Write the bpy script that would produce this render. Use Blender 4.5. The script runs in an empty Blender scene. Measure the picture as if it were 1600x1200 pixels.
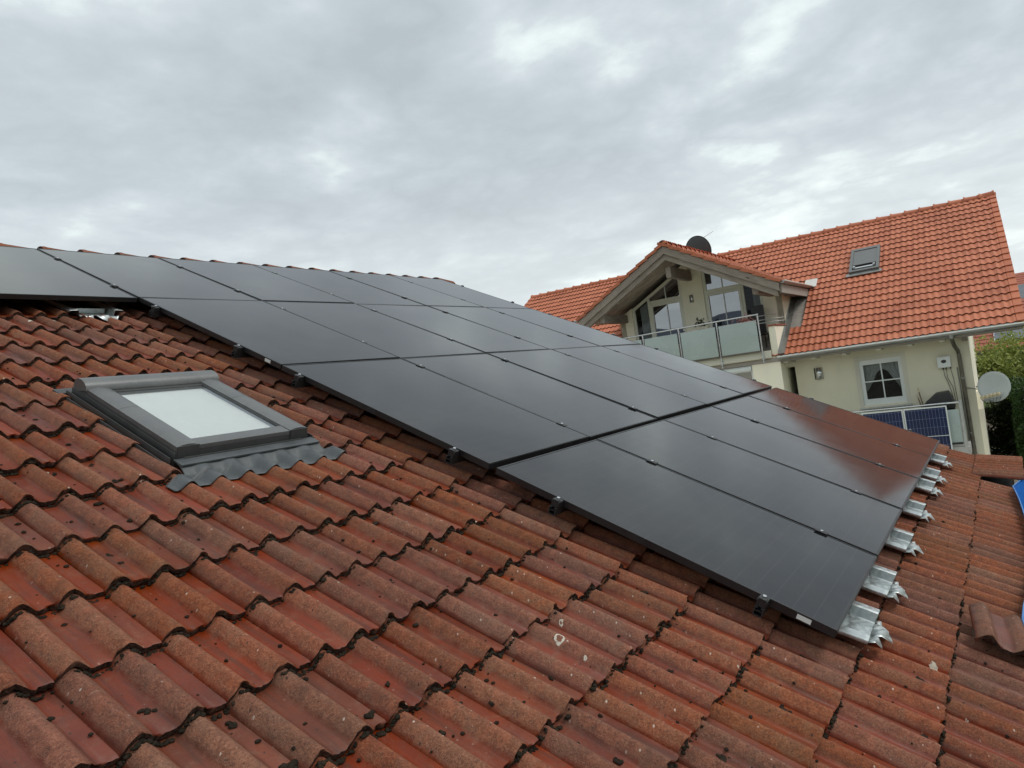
import bpy, bmesh, math, random
from mathutils import Matrix, Vector, noise as mnoise

random.seed(7)
SC = bpy.context.scene
COL = SC.collection
R = math.radians
GZ = 7.3                      # height of the roof grid origin above the ground

# ------------------------------------------------------------------ camera
cam_d = bpy.data.cameras.new('camera')
cam = bpy.data.objects.new('camera', cam_d)
COL.objects.link(cam)
SC.camera = cam
cam_d.sensor_width = 36.0
cam_d.lens = 36.0 * 1133.32 / 1600.0
cam_d.clip_start = 0.05
cam_d.clip_end = 12000
CAM_M = ((0.560020, 0.070657, -0.825461, -3.119445), (-0.816367, -0.122686, -0.564352, -7.082563), (-0.141148, 0.989927, -0.011024, 5.411029))
cam.matrix_world = Matrix((CAM_M[0], CAM_M[1], CAM_M[2], (0, 0, 0, 1)))
CAM_LOC = Vector((CAM_M[0][3], CAM_M[1][3], CAM_M[2][3]))

# ------------------------------------------------------------------ world: grey overcast sky
SUN_EL, SUN_AZ = R(52), R(288)          # azimuth measured from +X towards +Y of where the sun stands
SC.view_settings.view_transform = 'Standard'
SC.view_settings.look = 'None'
SC.view_settings.exposure = 0.10
SC.view_settings.gamma = 1.0
SC.view_settings.use_curve_mapping = False

world = bpy.data.worlds.new('World')
SC.world = world
world.use_nodes = True
wn, wl = world.node_tree.nodes, world.node_tree.links
wn.clear()
def W(t, **k):
    n = wn.new(t)
    for a, b in k.items():
        setattr(n, a, b)
    return n
def wmath(op, a, b=None, c=None):
    n = W('ShaderNodeMath', operation=op)
    for i, v in enumerate((a, b, c)):
        if v is None:
            continue
        if isinstance(v, (int, float)):
            n.inputs[i].default_value = v
        else:
            wl.new(v, n.inputs[i])
    return n.outputs[0]
out = W('ShaderNodeOutputWorld')
tc = W('ShaderNodeTexCoord')
sep = W('ShaderNodeSeparateXYZ')
wl.new(tc.outputs['Generated'], sep.inputs[0])
zc = wmath('ADD', wmath('MAXIMUM', sep.outputs[2], 0.0), 0.16)
cx = wmath('DIVIDE', sep.outputs[0], zc)
cy = wmath('DIVIDE', sep.outputs[1], zc)
cmb = W('ShaderNodeCombineXYZ')
wl.new(cx, cmb.inputs[0]); wl.new(cy, cmb.inputs[1])
cmb.inputs[2].default_value = 3.7
def wnoise(scale, detail, rough, dist, off):
    mp = W('ShaderNodeMapping')
    mp.inputs['Location'].default_value = off
    wl.new(cmb.outputs[0], mp.inputs['Vector'])
    n = W('ShaderNodeTexNoise')
    n.inputs['Scale'].default_value = scale
    n.inputs['Detail'].default_value = detail
    n.inputs['Roughness'].default_value = rough
    n.inputs['Distortion'].default_value = dist
    wl.new(mp.outputs[0], n.inputs['Vector'])
    return n.outputs['Fac']
SEED = (11.0, 11.0, 5.0)
def off(x, y): return (x + SEED[0], y + SEED[1], SEED[2])
n_big = wnoise(0.55, 2.0, 0.45, 0.0, off(1.3, 4.1))
n_mid = wnoise(1.05, 9.0, 0.53, 0.15, off(7.7, 2.2))
n_bil = wnoise(2.3, 7.0, 0.55, 0.1, off(3.1, 9.4))
bil = wmath('MULTIPLY', wmath('ABSOLUTE', wmath('SUBTRACT', n_bil, 0.5)), 2.0)      # billows with soft folds
mixn = wmath('ADD', wmath('MULTIPLY', n_big, 0.42), wmath('ADD', wmath('MULTIPLY', n_mid, 0.46), wmath('MULTIPLY', bil, 0.26)))
ramp = W('ShaderNodeValToRGB')
cr = ramp.color_ramp
cr.elements[0].position = 0.34; cr.elements[0].color = (0.385, 0.430, 0.462, 1)
cr.elements[1].position = 0.635; cr.elements[1].color = (0.85, 0.91, 0.88, 1)
for p, c in ((0.43, (0.455, 0.505, 0.542, 1)), (0.485, (0.525, 0.582, 0.612, 1)), (0.512, (0.61, 0.675, 0.688, 1)), (0.555, (0.72, 0.79, 0.778, 1))):
    e = cr.elements.new(p); e.color = c
wl.new(mixn, ramp.inputs[0])
# clouds thin out towards the horizon and let more light through
hz = W('ShaderNodeMapRange')
hz.inputs['From Min'].default_value = 0.0; hz.inputs['From Max'].default_value = 0.30
hz.inputs['To Min'].default_value = 0.62; hz.inputs['To Max'].default_value = 0.0
wl.new(sep.outputs[2], hz.inputs['Value'])
mixh = W('ShaderNodeMix', data_type='RGBA')
wl.new(hz.outputs[0], mixh.inputs['Factor'])
wl.new(ramp.outputs[0], mixh.inputs[6])
mixh.inputs[7].default_value = (0.78, 0.825, 0.80, 1)
bg_c = W('ShaderNodeBackground'); bg_c.inputs['Strength'].default_value = 1.22
wl.new(mixh.outputs[2], bg_c.inputs['Color'])
skyt = W('ShaderNodeTexSky', sky_type='NISHITA')
skyt.sun_disc = False
skyt.sun_elevation = SUN_EL
skyt.sun_rotation = R(90) - SUN_AZ
bg_s = W('ShaderNodeBackground'); bg_s.inputs['Strength'].default_value = 0.08
wl.new(skyt.outputs[0], bg_s.inputs['Color'])
msh = W('ShaderNodeMixShader'); msh.inputs[0].default_value = 0.96
wl.new(bg_s.outputs[0], msh.inputs[1]); wl.new(bg_c.outputs[0], msh.inputs[2])
wl.new(msh.outputs[0], out.inputs['Surface'])

sun_d = bpy.data.lights.new('sun', 'SUN')
sun_d.energy = 1.5
sun_d.angle = R(22)
sun_d.color = (1.0, 0.96, 0.90)
sun = bpy.data.objects.new('sun', sun_d)
COL.objects.link(sun)
sd = Vector((math.cos(SUN_EL) * math.cos(SUN_AZ), math.cos(SUN_EL) * math.sin(SUN_AZ), math.sin(SUN_EL)))
sun.rotation_euler = sd.to_track_quat('Z', 'Y').to_euler()
sun.location = sd * 60

# ------------------------------------------------------------------ node helpers / materials
class Mat:
    def __init__(s, name, base=(0.5, 0.5, 0.5), rough=0.6, metal=0.0, spec=0.5):
        s.m = bpy.data.materials.new(name)
        s.m.use_nodes = True
        s.n, s.l = s.m.node_tree.nodes, s.m.node_tree.links
        s.b = s.n['Principled BSDF']
        s.out = s.n['Material Output']
        s.set('Base Color', (*base, 1)); s.set('Roughness', rough); s.set('Metallic', metal)
        s.set('Specular IOR Level', spec)
        s._pos = None
    def set(s, k, v):
        if hasattr(v, 'is_output'):
            s.l.new(v, s.b.inputs[k])
        else:
            s.b.inputs[k].default_value = v
    def node(s, t, **k):
        n = s.n.new(t)
        for a, b in k.items():
            setattr(n, a, b)
        return n
    def pos(s):
        if s._pos is None:
            s._pos = s.node('ShaderNodeNewGeometry').outputs['Position']
        return s._pos
    def objc(s):
        return s.node('ShaderNodeTexCoord').outputs['Object']
    def uv(s):
        return s.node('ShaderNodeTexCoord').outputs['UV']
    def noise(s, scale, detail=4, rough=0.55, vec=None, dist=0.0, stretch=None):
        v = vec or s.pos()
        if stretch:
            mp = s.node('ShaderNodeMapping'); mp.inputs['Scale'].default_value = stretch
            s.l.new(v, mp.inputs['Vector']); v = mp.outputs[0]
        n = s.node('ShaderNodeTexNoise')
        n.inputs['Scale'].default_value = scale; n.inputs['Detail'].default_value = detail
        n.inputs['Roughness'].default_value = rough; n.inputs['Distortion'].default_value = dist
        s.l.new(v, n.inputs['Vector'])
        return n.outputs['Fac']
    def vor(s, scale, vec=None, out='Distance', rnd=1.0, feature='F1'):
        n = s.node('ShaderNodeTexVoronoi', feature=feature)
        n.inputs['Scale'].default_value = scale; n.inputs['Randomness'].default_value = rnd
        s.l.new(vec or s.pos(), n.inputs['Vector'])
        return n.outputs[out] if out != 'both' else (n.outputs['Distance'], n.outputs['Color'])
    def math(s, op, a, b=None, c=None, clamp=False):
        n = s.node('ShaderNodeMath', operation=op); n.use_clamp = clamp
        for i, v in enumerate((a, b, c)):
            if v is None: continue
            if isinstance(v, (int, float)): n.inputs[i].default_value = v
            else: s.l.new(v, n.inputs[i])
        return n.outputs[0]
    def step(s, v, a, b, lo=0.0, hi=1.0):
        n = s.node('ShaderNodeMapRange', interpolation_type='SMOOTHSTEP')
        s.l.new(v, n.inputs['Value'])
        n.inputs['From Min'].default_value = a; n.inputs['From Max'].default_value = b
        n.inputs['To Min'].default_value = lo; n.inputs['To Max'].default_value = hi
        return n.outputs[0]
    def mix(s, f, a, b, blend='MIX'):
        n = s.node('ShaderNodeMix', data_type='RGBA', blend_type=blend)
        for i, v in ((0, f), (6, a), (7, b)):
            if isinstance(v, (int, float)): n.inputs[i].default_value = v
            elif isinstance(v, tuple): n.inputs[i].default_value = (*v, 1) if len(v) == 3 else v
            else: s.l.new(v, n.inputs[i])
        return n.outputs[2]
    def attr(s, name):
        return s.node('ShaderNodeAttribute', attribute_name=name).outputs['Fac']
    def rnd(s):
        return s.node('ShaderNodeObjectInfo').outputs['Random']
    def bump(s, h, strength=0.3, dist=0.01):
        n = s.node('ShaderNodeBump')
        n.inputs['Strength'].default_value = strength; n.inputs['Distance'].default_value = dist
        s.l.new(h, n.inputs['Height'])
        s.l.new(n.outputs[0], s.b.inputs['Normal'])
    def hsv(s, col, h=0.5, sat=1.0, val=1.0):
        n = s.node('ShaderNodeHueSaturation')
        for k, v in (('Hue', h), ('Saturation', sat), ('Value', val)):
            if isinstance(v, (int, float)): n.inputs[k].default_value = v
            else: s.l.new(v, n.inputs[k])
        s.l.new(col, n.inputs['Color'])
        return n.outputs[0]

def simple(name, base, rough=0.6, metal=0.0, var=0.12, scale=3.0, bump=0.0, spec=0.5, stretch=None, vec='obj'):
    """base colour with a broad and a fine mottling, so that no surface is flat"""
    m = Mat(name, base, rough, metal, spec)
    v = m.objc() if vec == 'obj' else m.pos()
    a = m.noise(scale, 6, 0.6, v, 0.2, stretch)
    b = m.noise(scale * 14, 3, 0.6, v, 0.0, stretch)
    f = m.math('ADD', m.math('MULTIPLY', a, 0.65), m.math('MULTIPLY', b, 0.35))
    lo = tuple(c * (1 - var) for c in base); hi = tuple(min(1, c * (1 + var)) for c in base)
    m.set('Base Color', m.mix(m.step(f, 0.3, 0.7), lo, hi))
    m.set('Roughness', m.step(a, 0.2, 0.8, max(0.02, rough - 0.1), min(1, rough + 0.1)))
    if bump: m.bump(f, bump, 0.01)
    return m.m

def make_tile_mat():
    """old red concrete roof tile: red paint left in the troughs, weathered sandy crests, lichen, black specks"""
    m = Mat('old_red_tile', rough=0.7, spec=0.3)
    crest = m.attr('crest'); rt = m.attr('rnd')
    r = m.math('FRACT', m.math('ADD', m.rnd(), rt))
    sp_ = m.node('ShaderNodeSeparateXYZ'); m.l.new(m.pos(), sp_.inputs[0])
    flat_ = m.node('ShaderNodeCombineXYZ'); m.l.new(sp_.outputs[0], flat_.inputs[0]); m.l.new(m.math('MULTIPLY', sp_.outputs[1], 1.108), flat_.inputs[1])
    P = flat_.outputs[0]                       # position measured along the roof surface
    nb = m.noise(3.5, 5, 0.6); nm = m.noise(28, 6, 0.65); nf = m.noise(300, 3, 0.7); ng = m.noise(130, 4, 0.7); ns = m.noise(7, 7, 0.7, dist=0.8)
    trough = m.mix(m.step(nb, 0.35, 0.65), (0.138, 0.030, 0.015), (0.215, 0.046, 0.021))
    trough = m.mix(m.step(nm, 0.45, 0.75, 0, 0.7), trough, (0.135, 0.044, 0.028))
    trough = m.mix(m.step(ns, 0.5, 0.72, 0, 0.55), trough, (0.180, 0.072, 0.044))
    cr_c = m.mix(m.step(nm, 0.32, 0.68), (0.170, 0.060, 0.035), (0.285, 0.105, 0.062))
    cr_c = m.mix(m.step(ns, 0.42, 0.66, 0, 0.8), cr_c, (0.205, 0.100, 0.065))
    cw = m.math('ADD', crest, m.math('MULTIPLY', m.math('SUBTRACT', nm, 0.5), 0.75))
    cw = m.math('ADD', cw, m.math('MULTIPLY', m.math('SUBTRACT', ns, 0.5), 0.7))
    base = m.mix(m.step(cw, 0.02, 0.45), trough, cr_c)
    # sand grain: pale and dark grains of a few millimetres
    gm = m.step(crest, 0.02, 0.5, 0.12, 1.0)
    base = m.mix(m.math('MULTIPLY', m.step(ng, 0.52, 0.69), m.math('MULTIPLY', gm, 0.6)), base, (0.38, 0.200, 0.130))
    base = m.mix(m.math('MULTIPLY', m.step(ng, 0.48, 0.32), m.math('MULTIPLY', gm, 0.85)), base, (0.070, 0.038, 0.028))
    base = m.mix(m.math('MULTIPLY', m.step(nf, 0.55, 0.72), m.math('MULTIPLY', gm, 0.6)), base, (0.37, 0.200, 0.135))
    base = m.mix(m.math('MULTIPLY', m.step(nf, 0.44, 0.30), m.math('MULTIPLY', gm, 0.6)), base, (0.075, 0.040, 0.030))
    # dark algae film, patchy
    al = m.noise(11, 6, 0.7, dist=0.6)
    base = m.mix(m.math('MULTIPLY', m.step(al, 0.54, 0.72, 0, 0.6), m.step(ng, 0.3, 0.6)), base, (0.075, 0.043, 0.032))
    # grime washed down the channels
    gsv = m.node('ShaderNodeVectorMath', operation='MULTIPLY'); gsv.inputs[1].default_value = (26, 2.2, 0); m.l.new(P, gsv.inputs[0])
    gs = m.noise(1.0, 6, 0.65, gsv.outputs[0], 0.3)
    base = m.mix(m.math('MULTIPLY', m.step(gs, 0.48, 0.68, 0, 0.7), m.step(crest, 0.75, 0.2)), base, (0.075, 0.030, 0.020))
    # pale worn patches along the crest
    wp = m.noise(17, 7, 0.75, dist=1.2)
    base = m.mix(m.math('MULTIPLY', m.step(wp, 0.60, 0.72, 0, 0.6), m.step(crest, 0.35, 0.85)), base, (0.42, 0.25, 0.18))
    # black specks
    d, c = m.vor(38, vec=P, out='both')
    sc = m.node('ShaderNodeSeparateColor'); m.l.new(c, sc.inputs[0])
    sp = m.math('MULTIPLY', m.step(d, 0.17, 0.10), m.step(sc.outputs[0], 0.92, 0.94))
    base = m.mix(m.math('MULTIPLY', sp, 0.85), base, (0.026, 0.019, 0.016))
    # pale lichen dots and rings with wobbly outlines
    wob = m.node('ShaderNodeTexNoise'); wob.inputs['Scale'].default_value = 95; wob.inputs['Detail'].default_value = 3
    m.l.new(m.pos(), wob.inputs['Vector'])
    wsc = m.node('ShaderNodeVectorMath', operation='SCALE'); wsc.inputs['Scale'].default_value = 0.017
    m.l.new(wob.outputs['Color'], wsc.inputs[0])
    vn = m.node('ShaderNodeVectorMath', operation='ADD')
    m.l.new(P, vn.inputs[0]); m.l.new(wsc.outputs[0], vn.inputs[1])
    fl2 = m.node('ShaderNodeVectorMath', operation='MULTIPLY'); fl2.inputs[1].default_value = (1, 1, 0); m.l.new(vn.outputs[0], fl2.inputs[0])
    d2, c2 = m.vor(6.0, vec=fl2.outputs[0], out='both')
    s2 = m.node('ShaderNodeSeparateColor'); m.l.new(c2, s2.inputs[0])
    size = m.math('ADD', m.math('MULTIPLY', m.math('POWER', s2.outputs[1], 1.8), 0.105), 0.04)
    disc = m.math('LESS_THAN', d2, size)
    hole = m.math('LESS_THAN', d2, m.math('MULTIPLY', size, 0.60))
    ring = m.math('SUBTRACT', disc, m.math('MULTIPLY', hole, m.step(s2.outputs[2], 0.66, 0.70)), clamp=True)
    lich = m.math('MULTIPLY', ring, m.step(s2.outputs[0], 0.66, 0.67))
    base = m.mix(m.math('MULTIPLY', lich, m.step(ng, 0.30, 0.48, 0.2, 0.92)), base, (0.60, 0.56, 0.47))
    d3, c3 = m.vor(55, vec=P, out='both')
    s3 = m.node('ShaderNodeSeparateColor'); m.l.new(c3, s3.inputs[0])
    fl = m.math('MULTIPLY', m.step(d3, 0.26, 0.14), m.step(s3.outputs[0], 0.94, 0.95))
    base = m.mix(m.math('MULTIPLY', fl, m.step(crest, 0.1, 0.7, 0.2, 0.85)), base, (0.56, 0.45, 0.38))
    base = m.hsv(base, m.step(r, 0, 1, 0.497, 0.5035), m.step(m.math('FRACT', m.math('MULTIPLY', r, 7.3)), 0, 1, 0.98, 1.15),
                 m.step(m.math('FRACT', m.math('MULTIPLY', r, 3.7)), 0, 1, 0.79, 1.05))
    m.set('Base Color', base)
    m.set('Roughness', m.step(cw, 0.1, 0.7, 0.40, 0.86))
    h = m.math('ADD', m.math('MULTIPLY', nf, 0.5), m.math('ADD', m.math('MULTIPLY', ng, 0.6), m.math('MULTIPLY', nm, 0.5)))
    h = m.math('ADD', h, m.math('MULTIPLY', lich, 0.3))
    m.bump(m.math('MULTIPLY', h, m.step(crest, 0, 0.5, 0.3, 1.0)), 0.75, 0.007)
    return m.m

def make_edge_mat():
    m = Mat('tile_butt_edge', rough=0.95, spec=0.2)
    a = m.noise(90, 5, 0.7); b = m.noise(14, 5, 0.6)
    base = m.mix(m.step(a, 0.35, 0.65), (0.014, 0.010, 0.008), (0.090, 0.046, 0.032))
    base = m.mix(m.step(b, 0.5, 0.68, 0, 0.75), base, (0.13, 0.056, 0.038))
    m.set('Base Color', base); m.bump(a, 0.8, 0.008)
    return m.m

def make_clay_mat(name, c0, c1, bump=0.2):
    m = Mat(name, rough=0.65, spec=0.35)
    r = m.math('FRACT', m.math('ADD', m.rnd(), m.attr('rnd')))
    n1 = m.noise(0.7, 5, 0.6); n2 = m.noise(9, 5, 0.65); n3 = m.noise(60, 3, 0.6)
    base = m.mix(m.step(m.math('ADD', m.math('MULTIPLY', r, 0.45), m.math('MULTIPLY', n2, 0.55)), 0.1, 0.9), c0, c1)
    base = m.mix(m.step(n1, 0.5, 0.75, 0, 0.35), base, tuple(c * 0.55 for c in c0))
    base = m.mix(m.step(n2, 0.6, 0.8, 0, 0.5), base, (0.20, 0.085, 0.055))
    base = m.mix(m.step(n3, 0.55, 0.8, 0, 0.3), base, tuple(min(1, c * 1.25) for c in c1))
    m.set('Base Color', base); m.bump(n3, bump, 0.004)
    return m.m

def make_panel_mat(name, cell, line, rough, nx, ny, lw, coat=True, tint=None):
    m = Mat(name, cell, rough, 0.0, 0.5)
    u = m.node('ShaderNodeSeparateXYZ'); m.l.new(m.uv(), u.inputs[0])
    def grid(o, n, w):
        f = m.math('FRACT', m.math('MULTIPLY', o, n))
        e = m.math('ABSOLUTE', m.math('SUBTRACT', f, 0.5))
        return m.math('GREATER_THAN', e, 0.5 - w)
    gx = grid(u.outputs[0], nx, lw * nx); gy = grid(u.outputs[1], ny, lw * ny * 0.65)
    g = m.math('MAXIMUM', gx, gy)
    bus = grid(u.outputs[0], nx * 10, 0.06)
    cv = m.noise(2.5, 4, 0.6, m.uv())
    base = m.mix(m.step(cv, 0.3, 0.7), tuple(c * 0.85 for c in cell), tuple(c * 1.15 for c in cell))
    base = m.mix(m.math('MULTIPLY', bus, 0.22), base, line)
    base = m.mix(g, base, line)
    # film of dried rain and dust
    ds = m.noise(1.3, 6, 0.65, m.pos(), 0.4)
    base = m.mix(m.step(ds, 0.35, 0.75, 0.0, 0.05), base, (0.30, 0.28, 0.26))
    m.set('Base Color', base)
    sm = m.noise(2.2, 6, 0.6, m.pos(), 0.5)
    m.set('Roughness', m.step(sm, 0.3, 0.7, rough * 0.8, rough * 1.25))
    m.set('IOR', 1.35)
    wv = m.noise(1.1, 2, 0.5, m.pos())
    m.bump(wv, 0.03, 0.02)
    return m.m

def make_glass_mat(name, body=(0.012, 0.013, 0.016), refl=0.16, see=0.0, rough=0.01, tint=(1, 1, 1)):
    """double glazing seen from outside: a mirror share that grows at grazing angles over a dark or clear body"""
    m = Mat(name, body, 0.3, 0.0, 0.0)
    lw = m.node('ShaderNodeFresnel'); lw.inputs['IOR'].default_value = 1.5
    gl = m.node('ShaderNodeBsdfGlossy'); gl.inputs['Roughness'].default_value = rough
    gl.inputs['Color'].default_value = (0.92, 0.95, 1.0, 1)
    f = m.math('ADD', m.math('MULTIPLY', lw.outputs[0], 1.4), refl, clamp=True)
    bf = m.node('ShaderNodeNewGeometry').outputs['Backfacing']
    f = m.math('MULTIPLY', f, m.math('SUBTRACT', 1.0, bf))
    mx = m.node('ShaderNodeMixShader'); m.l.new(f, mx.inputs[0])
    if see > 0:
        tr = m.node('ShaderNodeBsdfTransparent'); tr.inputs['Color'].default_value = (*tint, 1)
        m2 = m.node('ShaderNodeMixShader'); m2.inputs[0].default_value = see
        m.l.new(m.b.outputs[0], m2.inputs[1]); m.l.new(tr.outputs[0], m2.inputs[2])
        m.l.new(m2.outputs[0], mx.inputs[1])
    else:
        m.l.new(m.b.outputs[0], mx.inputs[1])
    m.l.new(gl.outputs[0], mx.inputs[2])
    m.l.new(mx.outputs[0], m.out.inputs['Surface'])
    return m.m

def make_wood_mat(name='weathered_wood', k_=1.0):
    m = Mat(name, rough=0.85, spec=0.2)
    v = m.uv()
    g = m.noise(3.0, 8, 0.7, v, 0.3, (2.0, 30.0, 30.0)); b = m.noise(1.3, 4, 0.6, v)
    base = m.mix(m.step(g, 0.3, 0.7), tuple(k_ * c for c in (0.145, 0.118, 0.097)), tuple(k_ * c for c in (0.37, 0.318, 0.268)))
    base = m.mix(m.step(b, 0.45, 0.75, 0, 0.6), base, tuple(k_ * c for c in (0.42, 0.38, 0.33)))
    k = m.vor(2.6, v); base = m.mix(m.step(k, 0.09, 0.04, 0, 0.8), base, (0.06, 0.045, 0.035))
    m.set('Base Color', base); m.bump(g, 0.4, 0.006)
    return m.m

def make_plaster(name, base, stain=0.25):
    m = Mat(name, base, 0.9, 0.0, 0.2)
    a = m.noise(0.6, 6, 0.6); b = m.noise(160, 3, 0.6); c = m.noise(2.5, 6, 0.65, stretch=(1, 1, 0.25))
    col = m.mix(m.step(a, 0.3, 0.7), tuple(x * 0.93 for x in base), tuple(min(1, x * 1.05) for x in base))
    col = m.mix(m.step(c, 0.52, 0.8, 0, stain), col, tuple(x * 0.62 for x in base))
    m.set('Base Color', col); m.bump(b, 0.35, 0.004)
    return m.m

def make_leaf_mat(name, c0, c1):
    m = Mat(name, c0, 0.6, 0.0, 0.3)
    r = m.attr('rnd'); n = m.noise(1.6, 3, 0.6)
    f = m.math('ADD', m.math('MULTIPLY', r, 0.6), m.math('MULTIPLY', n, 0.4))
    m.set('Base Color', m.mix(m.step(f, 0.15, 0.85), c0, c1))
    tr = m.node('ShaderNodeBsdfTranslucent')
    tr.inputs['Color'].default_value = (c1[0] * 1.1, c1[1] * 1.2, c1[2] * 0.7, 1)
    mx = m.node('ShaderNodeMixShader'); mx.inputs[0].default_value = 0.22
    m.l.new(m.b.outputs[0], mx.inputs[1]); m.l.new(tr.outputs[0], mx.inputs[2])
    m.l.new(mx.outputs[0], m.out.inputs['Surface'])
    return m.m

def make_net_mat():
    m = Mat('blue_net', (0.01, 0.12, 0.45), 0.85, 0.0, 0.05)
    u = m.node('ShaderNodeSeparateXYZ'); m.l.new(m.uv(), u.inputs[0])
    a = m.math('SINE', m.math('MULTIPLY', u.outputs[0], 420)); b = m.math('SINE', m.math('MULTIPLY', u.outputs[1], 420))
    w = m.math('MULTIPLY', a, b)
    base = m.mix(m.step(w, -0.1, 0.55), (0.004, 0.055, 0.24), (0.018, 0.17, 0.56))
    m.set('Base Color', base); m.bump(w, 0.6, 0.004)
    tr = m.node('ShaderNodeBsdfTransparent')
    mx = m.node('ShaderNodeMixShader'); m.l.new(m.step(w, -0.72, -0.85, 0, 0.8), mx.inputs[0])
    m.l.new(m.b.outputs[0], mx.inputs[1]); m.l.new(tr.outputs[0], mx.inputs[2])
    m.l.new(mx.outputs[0], m.out.inputs['Surface'])
    return m.m

def make_ground():
    m = Mat('meadow_ground', rough=0.95, spec=0.1)
    a = m.noise(0.05, 6, 0.6); b = m.noise(3, 6, 0.7); c = m.noise(40, 3, 0.6)
    base = m.mix(m.step(a, 0.35, 0.65), (0.035, 0.065, 0.018), (0.075, 0.10, 0.032))
    base = m.mix(m.step(b, 0.4, 0.7, 0, 0.6), base, (0.05, 0.075, 0.02))
    base = m.mix(m.step(c, 0.5, 0.8, 0, 0.5), base, (0.11, 0.125, 0.05))
    m.set('Base Color', base); m.bump(c, 0.5, 0.05)
    return m.m

def make_galv():
    m = Mat('galvanised_sheet', (0.50, 0.53, 0.53), 0.38, 0.85)
    v = m.vor(55, out='Color', vec=m.objc())
    s = m.node('ShaderNodeSeparateColor'); m.l.new(v, s.inputs[0])
    n = m.noise(6, 4, 0.6, m.objc())
    f = m.math('ADD', m.math('MULTIPLY', s.outputs[0], 0.5), m.math('MULTIPLY', n, 0.5))
    m.set('Base Color', m.mix(f, (0.40, 0.43, 0.43), (0.66, 0.70, 0.70)))
    m.set('Roughness', m.step(f, 0.2, 0.8, 0.32, 0.5))
    return m.m

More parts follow.
